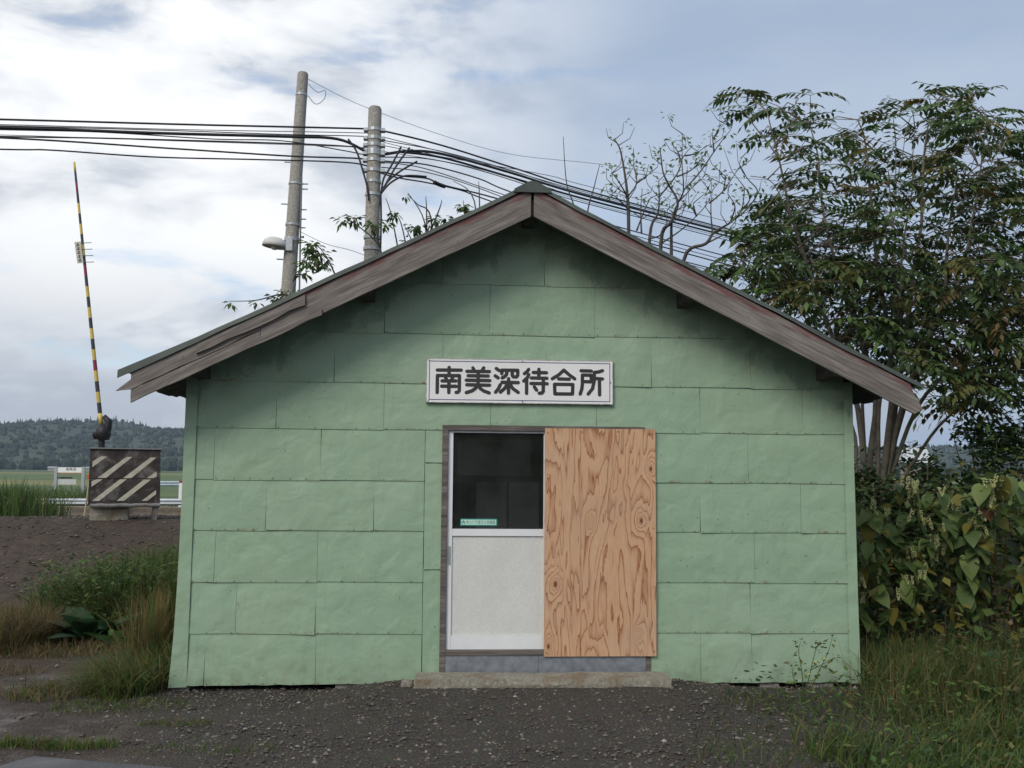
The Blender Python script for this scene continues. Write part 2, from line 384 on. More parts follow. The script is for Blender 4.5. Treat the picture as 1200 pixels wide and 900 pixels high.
# ------------------------------------------------------------------ terrain
def ground_mat():
    b = NB('dark_gravel_and_soil', 0.9, 0.3)
    geo = b.n('ShaderNodeNewGeometry'); P = geo.outputs['Position']
    at_ = b.n('ShaderNodeAttribute'); at_.attribute_name = 'zone'
    s = b.n('ShaderNodeSeparateColor'); b.t.links.new(at_.outputs['Color'], s.inputs[0])
    n1 = b.noise(P, 34, 6, 0.7); n2 = b.noise(P, 1.1, 5, 0.6); n3 = b.noise(P, 7, 6, 0.65)
    v = b.n('ShaderNodeTexVoronoi'); b.t.links.new(P, v.inputs['Vector']); v.inputs['Scale'].default_value = 46
    soil = b.ramp(n3, [(0.3, (0.036, 0.027, 0.021)), (0.55, (0.066, 0.048, 0.036)), (0.75, (0.105, 0.075, 0.055))])
    soil = b.mix(b.ramp(n2, [(0.45, 0.0), (0.7, 0.6)]), soil, (0.075, 0.050, 0.038))
    gcol = b.mix(0.55, b.ramp(n1, [(0.3, (0.030, 0.028, 0.025)), (0.55, (0.066, 0.060, 0.053)), (0.75, (0.13, 0.12, 0.105))]), v.outputs['Color'], 'MULTIPLY')
    gcol = b.mix(0.40, gcol, (0.082, 0.071, 0.059))
    wet = b.ramp(n3, [(0.3, (0.038, 0.029, 0.024)), (0.7, (0.075, 0.058, 0.047))])
    grass = b.ramp(n1, [(0.35, (0.020, 0.026, 0.010)), (0.65, (0.052, 0.062, 0.026))])
    c = b.mix(s.outputs[0], soil, gcol); c = b.mix(s.outputs[1], c, wet); c = b.mix(s.outputs[2], c, grass)
    b.color(c)
    wetm = b.math('MULTIPLY', s.outputs[1], b.ramp(b.noise(P, 2.6, 5, 0.6), [(0.48, 0.0), (0.66, 1.0)]))
    b.roughness(b.math('SUBTRACT', 0.92, b.math('MULTIPLY', wetm, 0.66)))
    h = b.math('ADD', b.math('MULTIPLY', n1, 0.6), b.math('MULTIPLY', v.outputs['Distance'], 0.7))
    h = b.math('MULTIPLY', h, b.math('SUBTRACT', 1.0, b.math('MULTIPLY', wetm, 0.75)))
    b.bump(h, 0.9, 0.02); return b.mat
M['ground'] = ground_mat()
def zones(x, y):
    w = noise.noise(Vector((x*0.8, y*0.8, 3)))*0.5
    gravel = sm(-3.9, -2.9, x+w)*sm(3.6, 2.4, x+w*1.4 - 0.25*min(0, y))*sm(0.9, 0.2, y)
    wet = sm(-2.6, -3.4, x+w+0.5*min(0, y+0.6))*sm(1.3, 0.5, y+w)*0.95
    grass = sm(2.2, 3.2, x+w*1.5)*sm(-6, -3, y)
    if y > 16: grass = 1
    if y > 4.0 and x < -3: grass = 0.0 if y < 16 else sm(16, 19, y)
    return gravel*(1-wet), wet, grass
def axis(fine0, fine1, step, ends, grow=1.35):
    a = []; x = fine0
    while x <= fine1: a.append(x); x += step
    d = step; x = a[-1]
    while x < ends[1]: d *= grow; x += d; a.append(x)
    d = step; x = a[0]; pre = []
    while x > ends[0]: d *= grow; x -= d; pre.append(x)
    return pre[::-1]+a
xs = axis(-9, 9, 0.16, (-2500, 2500)); ys = axis(-6.5, 18, 0.16, (-60, 3000))
gv = []; zc = []
for y in ys:
    for x in xs:
        z = gz(x, y)
        if -4 < y < 12 and abs(x) < 9: z += 0.018*noise.noise(Vector((x*3, y*3, 1)))*(0.35 if zones(x, y)[1] > .5 else 1)
        gv.append((x, y, z)); zc.append(zones(x, y))
nx = len(xs)
gf = [(j*nx+i, j*nx+i+1, (j+1)*nx+i+1, (j+1)*nx+i) for j in range(len(ys)-1) for i in range(nx-1)]
gm = MB(); gm.v = gv; gm.f = gf; gm.m = [0]*len(gf)
ground = tag(gm.build('ground', M['ground'], None, True), 'dark gravel and soil ground rising to a low bank', kind='structure')
ca = ground.data.color_attributes.new('zone', 'FLOAT_COLOR', 'POINT')
ca.data.foreach_set('color', [q for z in zc for q in (*z, 1.0)])

# asphalt edge at the lower left
def road_mat():
    b = NB('wet_asphalt', 0.5, 0.4); n = b.noise(b.vec(), 60, 5, 0.7); n2 = b.noise(b.vec(), 2, 4)
    b.color(b.ramp(n, [(0.3, (0.036, 0.037, 0.042)), (0.7, (0.080, 0.082, 0.090))])); b.roughness(b.ramp(n2, [(0.3, 0.35), (0.7, 0.7)])); b.bump(n, 0.4, 0.006); return b.mat
pA, pB = gp(-40, 878), gp(420, 915)
rm_ = MB(); e0 = pA + (pA-pB)*4; e1 = pB+(pB-pA)*3
nseg = 40; vs = []; 
for i in range(nseg+1):
    t = i/nseg; e = e0.lerp(e1, t); w = 0.05*noise.noise(Vector((e.x*2, e.y*2, 5)))
    for k in range(7):
        yy = e.y + w - 0.02 - k*0.7
        vs.append((e.x, yy, gz(e.x, yy)+0.03 - (0.025 if k == 0 else 0)))
rm_.add(vs, [(i*7+k, (i+1)*7+k, (i+1)*7+k+1, i*7+k+1) for i in range(nseg) for k in range(6)])
tag(rm_.build('road', road_mat(), None, True), 'strip of grey asphalt road at the lower left corner', kind='structure')

# loose stones: real, uncountable
def pebble_mats():
    return [simple('stone_dark', (0.066, 0.056, 0.046), 0.8, 0.4, 9), simple('stone_grey', (0.125, 0.112, 0.096), 0.8, 0.4, 9),
            simple('stone_tan', (0.15, 0.125, 0.095), 0.8, 0.4, 9), simple('stone_pale', (0.27, 0.25, 0.23), 0.8, 0.3, 9)]
PM = pebble_mats()
OCT = [(1,0,0),(-1,0,0),(0,1,0),(0,-1,0),(0,0,1),(0,0,-1)]
OF = [(0,2,4),(2,1,4),(1,3,4),(3,0,4),(2,0,5),(1,2,5),(3,1,5),(0,3,5)]
def pebbles(mb, n, pick, s0, s1, w=(0.50, 0.33, 0.13, 0.04)):
    for _ in range(n):
        x, y = pick(); s = s0*(s1/s0)**(random.random()**2.2)
        a = random.random()*6.28; ca_, sa_ = math.cos(a), math.sin(a); k = (random.uniform(.7, 1.4), random.uniform(.6, 1.1), random.uniform(.45, .8))
        z = gz(x, y)+s*0.25; r = random.random(); mi = 0 if r < w[0] else 1 if r < w[0]+w[1] else 2 if r < w[0]+w[1]+w[2] else 3
        vs = []
        for (p, q, t) in OCT:
            p *= k[0]*s*random.uniform(.8, 1.2); q *= k[1]*s*random.uniform(.8, 1.2); t *= k[2]*s
            vs.append((x+p*ca_-q*sa_, y+p*sa_+q*ca_, z+t))
        mb.add(vs, OF, mi)
pm = MB()
def pk_front():
    while True:
        x, y = random.uniform(-4.2, 3.9), random.uniform(-3.4, 0.12)
        if y < -0.42 or random.random() < .6:
            if random.random() < zones(x, y)[0] + .04: return x, y
pebbles(pm, 21000, pk_front, 0.0035, 0.017, (0.56, 0.30, 0.12, 0.02))
pebbles(pm, 900, pk_front, 0.010, 0.026, (0.34, 0.36, 0.20, 0.10))
pebbles(pm, 1500, lambda: (random.uniform(-3.0, 2.9), -.38+.46*random.random()**.7), 0.005, 0.02, (0.2, 0.45, 0.30, 0.05))
tag(pm.build('gravel', PM), 'loose dark gravel with pale pebbles in front of the hut', 'gravel', kind='stuff')
pm = MB()
pebbles(pm, 9000, lambda: (random.uniform(-11, -2.9), random.uniform(3.5, 11)), 0.008, 0.036, (0.68, 0.22, 0.09, 0.01))
pebbles(pm, 1100, lambda: (random.uniform(-7.5, -2.9), random.uniform(-3.2, 2.0)), 0.006, 0.03, (0.6, 0.3, 0.08, 0.02))
tag(pm.build('rubble', PM), 'dark stones scattered over the wet dirt and the bank', 'stones', kind='stuff')

# ------------------------------------------------------------------ the hut
W2 = 2.73; HD = 3.64; OV = 0.45; SL = 0.5; ZS = 3.90            # soffit plane: ZS - SL*|x|
hut = thing('waiting_hut', 'small gabled hut clad in pale green metal sheets with grey barge boards', 'hut', (0, 0, 0))
def zroof(x): return ZS - SL*abs(x)
fw_ = MB()
# front wall core with the doorway left open (x -0.66..1.01, z .29..2.09)
DX0, DX1, DZ0, DZ1 = -0.672, 1.012, 0.285, 2.092
for poly in ([(-W2+.01, .10), (DX0, .10), (DX0, zroof(DX0)-.002), (-W2+.01, zroof(W2)-.002)],
             [(DX0, .10), (DX1, .10), (DX1, DZ0), (DX0, DZ0)],
             [(DX0, DZ1), (DX1, DZ1), (DX1, zroof(DX1)-.002), (0, ZS-.002), (DX0, zroof(DX0)-.002)],
             [(DX1, .10), (W2-.01, .10), (W2-.01, zroof(W2)-.002), (DX1, zroof(DX1)-.002)]):
    fw_.prism(poly, 0.0, 0.10)
wall = fw_.build('front_wall', M['dark_back'], hut)
# sheets: rows from the base up; the seam positions come off the photograph
ROWZ = [0.047, 0.439, 0.841, 1.247, 1.650, 2.060, 2.438, 2.851, 3.265, 3.62, 3.95]
LX, RX = -2.655, 2.668
SEAMS = [
    ([LX, -2.518, -1.657, -0.824], [1.02, 1.430, 1.853, RX]),
    ([LX, -2.288, -1.667, -0.824], [1.02, 1.844, RX]),
    ([LX, -2.467, -1.664, -0.824], [1.02, 1.886, RX]),
    ([LX, -2.079, -1.226, -0.824], [1.02, 1.435, 2.281, RX]),
    ([LX, -2.501, -1.658, -0.824], [1.02, 1.841, RX]),
    ([LX, -2.022, -1.161, -0.294, 0.579, 1.443, 2.312, RX],),
    ([LX, -2.42, -1.568, -0.689, 0.160, 1.036, 1.874, RX],),
    ([-2.1, -1.170, -0.309, 0.565, 1.444, 2.1],),
    ([-1.25, -0.70, 0.142, 1.25],),
    ([-0.6, 0.02, 0.6],)]
def sheet(x0, x1, z0, z1, parent, name='metal_sheet', y=-0.004, lab=None, ragged=False, skewx=0.0, flat=False, bulge=1.0):
    nxs = max(2, min(9, int((x1-x0)/0.10)+1)); nzs = max(2, min(5, int((z1-z0)/0.09)+1)); g = 0.0011
    mb = MB(); seed = random.random()*50; top = []
    tl, tr_, bl, br = [random.uniform(-.006, .006) for _ in range(4)]; sk0, sk1 = random.uniform(-.006, .006), random.uniform(-.006, .006)
    lift = [random.choice((0, 0, 0, random.uniform(.002, .010))) for _ in range(2)]
    for j in range(nzs+1):
        for i in range(nxs+1):
            u, v = i/nxs, j/nzs
            x = x0+g+(x1-x0-2*g)*u + sk0*(v-.5)*(1-u)+sk1*(v-.5)*u
            z = z0+g+(z1-z0+0.004)*v + (bl*(1-u)+br*u)*(1-v)+(tl*(1-u)+tr_*u)*v*0
            if ragged and j == 0: z += 0.010*noise.noise(Vector((x*9, 0, seed)))
            z = min(z, zroof(x)-0.004)
            e = min(1, 6*min(u, 1-u, v, 1-v))
            yy = y - 0.0075*(1-v) - 0.0005*(u-.5) + bulge*(-0.006*e*noise.noise(Vector((x*3.1+seed, 0, z*4.2))) - 0.004*e)
            yy -= (lift[0]*(1-u)**4+lift[1]*u**4)*(1-v)**3
            if not flat: yy += -0.004*noise.noise(Vector((x*8, seed, z*8)))*e*bulge
            mb.v.append((x-x0, yy, z-z0))
    n1 = nxs+1
    for j in range(nzs):
        for i in range(nxs):
            q = (j*n1+i, j*n1+i+1, (j+1)*n1+i+1, (j+1)*n1+i)
            if mb.v[q[2]][2]-mb.v[q[1]][2] < 1e-4 and mb.v[q[3]][2]-mb.v[q[0]][2] < 1e-4: continue
            mb.f.append(q); mb.m.append(0)
    # turned lip along the lower and side edges gives the sheet a real thickness
    def lip(idx):
        o = len(mb.v)
        m_ = len(idx)
        for k in idx: mb.v.append(mb.v[k])
        for k in idx: a = mb.v[k]; mb.v.append((a[0], a[1]+0.0075, a[2]))
        for k in range(m_-1): mb.f.append((o+k, o+m_+k, o+m_+k+1, o+k+1)); mb.m.append(0)
    lip(list(range(n1))); lip([j*n1 for j in range(nzs, -1, -1)]); lip([j*n1+nxs for j in range(nzs+1)])
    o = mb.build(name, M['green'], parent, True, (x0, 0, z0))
    if lab: o['label'] = lab
    return o
for r, spans in enumerate(SEAMS):
    for s in spans:
        for a, c in zip(s[:-1], s[1:]):
            if zroof(min(abs(a), abs(c)) if a*c > 0 else 0) < ROWZ[r]+.03: continue
            sk = 0.03 if (r == 1 and abs(c+2.288) < .01) else 0.0
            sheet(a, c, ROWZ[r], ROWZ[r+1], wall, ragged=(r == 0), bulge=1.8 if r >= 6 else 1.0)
# narrow strip of sheets on the left of the doorway
for z0, z1 in ((0.125, 0.95), (0.95, 1.80), (1.80, 2.058)):
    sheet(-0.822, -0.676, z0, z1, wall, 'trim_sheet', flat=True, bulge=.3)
# corner trims, the left one kicked out at its foot
def corner(side, name):
    mb = MB(); X = side*W2; n = 12
    prof = []
    for j in range(n+1):
        z = 0.035+(2.50-0.035)*j/n; k = (1-j/n)
        out = (0.040*k**5 + 0.008*k) if side < 0 else 0.012*k**2
        wob = 0.004*noise.noise(Vector((0, side*3, z*4)))
        inn = (LX if side < 0 else RX) - side*0.006
        prof.append([(inn-side*.004+side*out*0.05, -0.020+wob, z), (X+side*(out+.006), -0.022-0.3*out+wob, z), (X+side*(out+.006), 0.09, z)])
    for j in range(n+1): mb.v += prof[j]
    for j in range(n):
        for i in range(2):
            q = (j*3+i, j*3+i+1, (j+1)*3+i+1, (j+1)*3+i); mb.f.append(q if side < 0 else q[::-1]); mb.m.append(0)
    o = mb.build(name, M['green'], wall)
corner(-1, 'corner_trim'); corner(1, 'corner_trim')
nl = MB()
for r, spans in enumerate(SEAMS):
    for s in spans:
        for a, c in zip(s[:-1], s[1:]):
            x = a+0.02
            while x < c:
                z = ROWZ[r]+0.012
                if z < zroof(x)-.05 and random.random() < .75:
                    nl.prism([(x+0.0032*math.cos(k*1.047), z+0.0032*math.sin(k*1.047)) for k in range(6)], -0.0215, -0.010)
                x += random.uniform(.09, .2)
tag(nl.build('nail_heads', simple('rusty_nail', (0.10, 0.065, 0.04), 0.8, .3), wall), kind='stuff')
# side and back walls, with unseen windows added in the side walls to light the inside
for side in (-1, 1):
    mb = MB(); xa, xb = sorted((side*W2, side*(W2-.09)))
    ht = zroof(W2)-.002
    for (y0, y1, z0, z1) in ((.10, .6, .1, ht), (3.2, HD-.1, .1, ht), (.6, 3.2, .1, .8), (.6, 3.2, 2.15, ht)): mb.box((xa, y0, z0), (xb, y1, z1))
    sw = mb.build('side_wall', M['green'], hut)
    mb = MB(); mb.box((side*(W2-.05)-.003, .6, .8), (side*(W2-.05)+.003, 3.2, 2.15)); gw = mb.build('added_window_pane', M['glass'], sw)
    mb = MB()
    for (y0, y1, z0, z1) in ((.6, .65, .8, 2.15), (3.15, 3.2, .8, 2.15), (1.87, 1.93, .85, 2.1), (.65, 3.15, .8, .85), (.65, 3.15, 2.1, 2.15)): mb.box((xa+.015, y0, z0), (xb-.015, y1, z1))
    mb.build('added_window_frame', M['alu'], sw)
mb = MB(); mb.prism([(-W2, .1), (W2, .1), (W2, zroof(W2)-.002), (0, ZS-.002), (-W2, zroof(W2)-.002)], HD-.1, HD); mb.build('back_wall', M['green'], hut)
mb = MB(); mb.box((-W2+.1, .11, .12), (W2-.1, HD-.11, .27)); mb.build('floor_slab', M['inner_dark'], hut)
mb = MB(); mb.box((-W2+.1, .11, 2.36), (W2-.1, HD-.11, 2.40)); mb.build('inner_ceiling', M['inner_wall'], hut)
mb = MB(); mb.box((-W2+.1, HD-.135, .27), (W2-.1, HD-.105, 2.36)); mb.build('inner_wall', M['inner_wall'], hut)
# foundation blocks
for (x, w, dz) in ((-2.70, .13, 0.05), (-1.4, .2, .02), (1.55, .22, .045), (2.42, .22, .06), (2.0, .16, .03), (0.2, .3, 0.03)):
    mb = MB(); mb.box((-w/2, .012, -.12), (w/2, .22, .098)); mb.build('foundation_block', M['block'], hut, loc=(x, 0, 0))
# doorway: frame, sill, kick plate, sliding door, plywood
mb = MB(); mb.box((DX0-.012, -.022, DZ0-.15), (DX0+.035, .10, DZ1+.012)); mb.build('door_jamb', M['frame_wood'], hut)
mb = MB(); mb.box((DX1-.035, -.018, DZ0-.15), (DX1+.006, .10, DZ1-.003)); mb.build('door_jamb', M['frame_wood'], hut)
mb = MB(); mb.box((DX0+.036, -.024, DZ1-.028), (DX1-.036, .10, DZ1+.014)); mb.build('door_head', M['frame_wood'], hut)
mb = MB(); mb.box((DX0+.036, -.030, .272), (DX1-.036, .10, .312)); mb.build('door_sill', M['frame_wood'], hut)
for a, c in ((DX0+.037, 0.105), (0.108, DX1-.037)):
    mb = MB(); mb.box((a, -.020, .128), (c, -.012, .270)); mb.build('kick_plate', M['galv'], hut)
door = link('sliding_door', None, hut, (0, 0, 0)); door['label'] = 'white aluminium sliding door with glass above and pale panel below'
sx0, sx1 = DX0+.037, 0.175
mb = MB(); mb.box((sx0, .004, .313), (sx0+.040, .045, 2.062)); mb.build('stile', M['alu'], door)
mb = MB(); mb.box((sx1-.03, .004, .313), (sx1, .045, 2.062)); mb.build('stile', M['alu'], door)
mb = MB(); mb.box((sx0+.041, .006, .313), (sx1-.031, .043, .420)); mb.build('bottom_rail', M['alu'], door)
mb = MB(); mb.box((sx0+.041, .004, 1.212), (sx1-.031, .045, 1.268)); mb.build('middle_rail', M['alu'], door)
mb = MB(); mb.box((sx0+.041, .006, 2.045), (sx1-.031, .043, 2.061)); mb.build('top_rail', M['alu'], door)
mb = MB(); mb.box((sx0+.041, .018, .421), (sx1-.031, .026, 1.211)); mb.build('lower_panel', M['panel'], door)
mb = MB(); mb.box((sx0+.041, .022, 1.269), (sx1-.031, .027, 2.044)); mb.build('glass_pane', M['glass'], door)
mb = MB(); mb.box((sx0+.010, -.001, .98), (sx0+.030, .006, 1.13)); mb.box((sx0+.015, -.003, 1.03), (sx0+.025, .0, 1.08)); mb.build('door_pull', M['steel'], door)
# plywood: slightly bowed sheet with its own edge
mb = MB(); n = 10
for yy in (0.0, 0.012):
    for j in range(n+1):
        for i in range(7): mb.v.append((0.91*i/6, yy-0.004*math.sin(PI*j/n)+0.002*math.sin(PI*i/6), 1.825*j/n))
K = 7*(n+1)
for j in range(n):
    for i in range(6):
        q = (j*7+i, j*7+i+1, (j+1)*7+i+1, (j+1)*7+i); mb.f.append(q); mb.m.append(0); mb.f.append(tuple(k+K for k in q[::-1])); mb.m.append(0)
    for i, fl in ((0, 0), (6, 1)):
        q = (j*7+i, (j+1)*7+i, (j+1)*7+i+K, j*7+i+K); mb.f.append(q[::-1] if fl else q); mb.m.append(1)
for i in range(6):
    mb.f.append((i, i+K, i+1+K, i+1)); mb.m.append(1); q = n*7+i; mb.f.append((q, q+1, q+1+K, q+K)); mb.m.append(1)
po = mb.build('plywood_board', [M['ply'], M['ply_edge']], hut, loc=(0.150, -0.040, 0.262)); po['label'] = 'bare plywood sheet nailed over the right half of the doorway'
nail_m = simple('plywood_nail', (0.16, 0.14, 0.13), .5, .2, 9, 0, .6)
for (x, z) in [(.02, .03), (.02, .5), (.02, 1.0), (.02, 1.45), (.02, 1.79), (.89, .04), (.89, .55), (.89, 1.02), (.89, 1.4), (.885, 1.79), (.3, 1.80), (.6, 1.805)]:
    mb = MB(); mb.prism([(.0045*math.cos(k*PI/4), .0045*math.sin(k*PI/4)) for k in range(8)], -.0075, .002); mb.build('nail', nail_m, po, loc=(x, 0, z))
# roof: boards, metal strips, ridge cap, barge boards, purlins
roof = link('roof', None, hut)
TH = math.atan(SL); CT = math.cos(TH); EX = 3.10
for side in (-1, 1):
    yb = -OV+.03; k = 0
    while yb < HD+OV-.02:
        y1 = min(yb+.19, HD+OV-.02); mb = MB()
        ex = EX-0.02-(.05*random.random())
        mb.prism([(side*.004, ZS+random.uniform(-.003, .003)), (side*ex, ZS-SL*ex), (side*ex, ZS-SL*ex+.078), (side*.004, ZS+.078)][::(1 if side > 0 else -1)], yb+.003, y1-.003)
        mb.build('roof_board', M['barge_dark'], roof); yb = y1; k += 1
    # metal strips
    yb = -OV-.03
    while yb < HD+OV:
        y1 = min(yb+.46, HD+OV+.03); mb = MB(); n = 26
        front = yb < -OV
        for j in range(n+1):
            t = j/n; x = side*(0.02+(EX+.03-.02)*t)
            zz = ZS+.104-SL*abs(x) + 0.010*noise.noise(Vector((x*1.7, yb, 2))) + 0.005*noise.noise(Vector((x*6, yb, 9)))
            if front and side < 0 and t > .8: zz += 0.03*(t-.8)/.2
            zl = zz - (0.036+0.010*noise.noise(Vector((x*2.3, 4, 0))) + (0.03*max(0, (t-.75)/.25) if side < 0 else 0))
            row = [(x, yb+(0.0 if front else .004), zl if front else zz-.004), (x, yb+.004, zz), (x, y1-.006, zz), (x, y1-.003, zz+.014), (x, y1+.002, zz+.012)]
            mb.v += row
        for j in range(n):
            for i in range(4):
                q = (j*5+i, j*5+i+1, (j+1)*5+i+1, (j+1)*5+i); mb.f.append(q if side < 0 else q[::-1]); mb.m.append(0)
        mb.build('roof_sheet', M['roof_green'], roof); yb = y1
    # fascia along the eave
mb = MB()
for j in range(13):
    y = -OV-.04+(HD+2*OV+.08)*j/12
    for (x, z) in ((-.15, -.098), (-.145, -.072), (-.04, -.014), (0, -.004), (.04, -.014), (.145, -.072), (.15, -.098)): mb.v.append((x, y, ZS+.118+z+.004*math.sin(j*2.1)))
for j in range(12):
    for i in range(6): q = (j*7+i, j*7+i+1, (j+1)*7+i+1, (j+1)*7+i); mb.f.append(q); mb.m.append(0)
mb.add([mb.v[i] for i in range(7)], [(6, 5, 4, 3, 2, 1, 0)])
mb.build('ridge_cap', M['roof_green'], roof, True)
def barge(side, x0, x1, zo, h, y0, mat, lab=None, cut1=0.0, rag=0.0, thick=.028):
    """board hung along the rake from |x|=x0 to |x|=x1; lower edge zo below the soffit line; plumb cut at both ends"""
    L = (x1-x0)/CT; n = max(4, int(L/.12)); mb = MB(); ph = h*CT
    for yy in (0, thick):
        for (tv) in (0.0, 0.33, 0.66, 1.0):
            for i in range(n+1):
                s = L*i/n; t = ph*tv
                shear = -(ph*tv)*SL
                xx = s + shear                               # plumb ends
                w = .0025*noise.noise(Vector((s*3, tv*2, x0*7+side)))
                zt = t + w + (rag*noise.noise(Vector((s*5, 3.3, tv)))*(1-tv))
                if i == n: xx += -cut1*abs(tv-.35)
                mb.v.append((xx*side, yy+(.003*noise.noise(Vector((s*1.3, 0, side)))), zt))
    N = n+1
    def idx(l, r, i): return (l*4+r)*N+i
    for r in range(3):
        for i in range(n):
            q = (idx(0, r, i), idx(0, r, i+1), idx(0, r+1, i+1), idx(0, r+1, i)); p = tuple(a+4*N for a in q[::-1])
            for z in (q, p): mb.f.append(z if side > 0 else z[::-1]); mb.m.append(0)
    for i in range(n):
        for r, fl in ((0, 1), (3, 0)):
            q = (idx(0, r, i), idx(0, r, i+1), idx(1, r, i+1), idx(1, r, i)); mb.f.append(q[::-1] if (fl ^ (side < 0)) else q); mb.m.append(0)
    for r in range(3):
        for i, fl in ((0, 0), (n, 1)):
            q = (idx(0, r, i), idx(0, r+1, i), idx(1, r+1, i), idx(1, r, i)); mb.f.append(q[::-1] if (fl ^ (side < 0)) else q); mb.m.append(0)
    o = mb.build('barge_board', mat, roof, loc=(side*x0, y0, ZS-SL*x0+zo), rot=(0, side*TH, 0))
    if lab: o['label'] = lab
    return o
barge(1, .012, 3.13, -.160, .222, -OV-.012, M['barge'], cut1=.25)
barge(-1, .012, 2.08, -.160, .222, -OV-.012, M['barge'])
barge(-1, 2.085, 3.15, -.062, .124, -OV-.014, M['barge'], cut1=.5, rag=.012)
barge(-1, 2.085, 3.03, -.160, .092, -OV-.009, M['barge_plain'], rag=.01)
barge(-1, 1.62, 2.75, -.172, .045, -OV-.034, M['barge_plain'], rag=.02, thick=.02)
barge(-1, 1.75, 2.55, -.03, .075, -OV-.036, M['barge_plain'], rag=.03, thick=.022)
for x in (-2.60, -1.3, 0.0, 1.30, 2.48):
    mb = MB(); z = zroof(abs(x)+.05)-.004
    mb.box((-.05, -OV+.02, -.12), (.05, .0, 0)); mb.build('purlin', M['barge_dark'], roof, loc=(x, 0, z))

# concrete step
def rough_box(name, a, b, mats, parent=None, amp=.008, res=.06, loc=(0, 0, 0)):
    mb = MB(); dims = [b[i]-a[i] for i in range(3)]; n = [max(2, int(d/res)) for d in dims]
    idx = {}
    def vid(i, j, k):
        if (i, j, k) not in idx:
            p = Vector((a[0]+dims[0]*i/n[0], a[1]+dims[1]*j/n[1], a[2]+dims[2]*k/n[2]))
            c = Vector(((a[0]+b[0])/2, (a[1]+b[1])/2, (a[2]+b[2])/2))
            ed = sum((i in (0, n[0]), j in (0, n[1]), k in (0, n[2])))
            q = p + noise.noise_vector(p*9+Vector(loc)*3)*amp + noise.noise_vector(p*31)*amp*.5
            if ed >= 2: q += (c-p).normalized()*amp*1.3
            idx[(i, j, k)] = len(mb.v); mb.v.append(tuple(q))
        return idx[(i, j, k)]
    for i in range(n[0]):
        for j in range(n[1]):
            mb.f.append((vid(i, j, n[2]), vid(i+1, j, n[2]), vid(i+1, j+1, n[2]), vid(i, j+1, n[2]))); mb.f.append((vid(i, j, 0), vid(i, j+1, 0), vid(i+1, j+1, 0), vid(i+1, j, 0)))
    for i in range(n[0]):
        for k in range(n[2]):
            mb.f.append((vid(i, 0, k), vid(i+1, 0, k), vid(i+1, 0, k+1), vid(i, 0, k+1))); mb.f.append((vid(i, n[1], k), vid(i, n[1], k+1), vid(i+1, n[1], k+1), vid(i+1, n[1], k)))
    for j in range(n[1]):
        for k in range(n[2]):
            mb.f.append((vid(0, j, k), vid(0, j, k+1), vid(0, j+1, k+1), vid(0, j+1, k))); mb.f.append((vid(n[0], j, k), vid(n[0], j+1, k), vid(n[0], j+1, k+1), vid(n[0], j, k+1)))
    mb.m = [0]*len(mb.f)
    return mb.build(name, mats, parent, False, loc)
tag(rough_box('door_step', (-1.0, -.16, -.04), (1.0, .12, .045), M['step'], loc=(.125, -.17, .100)), 'long rough concrete step slab below the doorway', 'step')
tag(rough_box('broken_concrete', (-.05, -.05, -.03), (.05, .05, .05), M['block'], res=.03, loc=(-.93, -.2, .07)), 'small pale lump of concrete at the left end of the door step', 'rubble')

# the name board
sg = thing('name_board', 'white station board lettered 南美深待合所 in black with thin blue border', 'sign', (-.057, 0, 2.467))
SW, SH = 1.527, .357
mb = MB(); mb.box((-SW/2, -.042, -SH/2), (SW/2, -.020, SH/2)); mb.build('board', M['white_paint'], sg)
def frame(mb, hx, hz, t, y0, y1):
    mb.box((-hx, y0, hz-t), (hx, y1, hz)); mb.box((-hx, y0, -hz), (hx, y1, -hz+t)); mb.box((-hx, y0, -hz+t), (-hx+t, y1, hz-t)); mb.box((hx-t, y0, -hz+t), (hx, y1, hz-t))
mb = MB(); frame(mb, SW/2+.003, SH/2+.003, .006, -.0445, -.019); mb.build('rim', simple('chipped_rim', (0.42, 0.41, 0.39), .6, .5, 30), sg)
mb = MB(); frame(mb, SW/2-.021, SH/2-.019, .0055, -.0438, -.0421); mb.build('border_line', M['navy'], sg)
CH = {
 '南': [[(112,120),(250,121)],[(180,105),(180,150)],[(113,252),(113,152),(240,153),(240,240),(234,250),(222,252)],[(158,158),(166,178)],[(203,158),(195,178)],[(140,184),(220,184)],[(138,215),(222,216)],[(180,184),(180,252)]],
 '美': [[(317,108),(328,128)],[(380,108),(368,128)],[(283,128),(413,130)],[(290,154),(406,156)],[(280,180),(416,183)],[(348,128),(348,208)],[(283,207),(415,210)],[(346,209),(336,226),(315,242),(281,253)],[(351,211),(362,230),(382,244),(413,255)]],
 '深': [[(453,112),(470,124)],[(447,155),(464,167)],[(450,251),(465,232),(477,207)],[(485,142),(485,122),(578,123),(578,142)],[(515,124),(513,146),(504,158),(488,167)],[(546,124),(546,152),(552,161),(570,162),(578,152)],[(487,193),(581,195)],[(525,172),(525,256)],[(519,198),(505,226),(478,250)],[(531,198),(548,228),(581,252)]],
 '待': [[(641,118),(632,131),(617,143)],[(642,148),(634,166),(613,186)],[(630,172),(630,258)],[(668,136),(745,138)],[(657,168),(748,170)],[(655,200),(750,202)],[(701,118),(701,168)],[(727,178),(727,246),(720,256),(704,257)],[(675,220),(688,239)]],
 '合': [[(780,173),(818,150),(847,123),(878,150),(911,174)],[(817,174),(879,176)],[(793,205),(900,207),(898,262),(795,261),(793,205)]],
 '所': [[(948,127),(1008,129)],[(1008,190),(1008,153),(956,152),(956,200),(953,232),(943,262)],[(957,190),(1008,191)],[(1074,127),(1052,134),(1026,137),(1025,190),(1015,232),(990,262)],[(1026,172),(1074,175)],[(1056,176),(1057,267)]]}
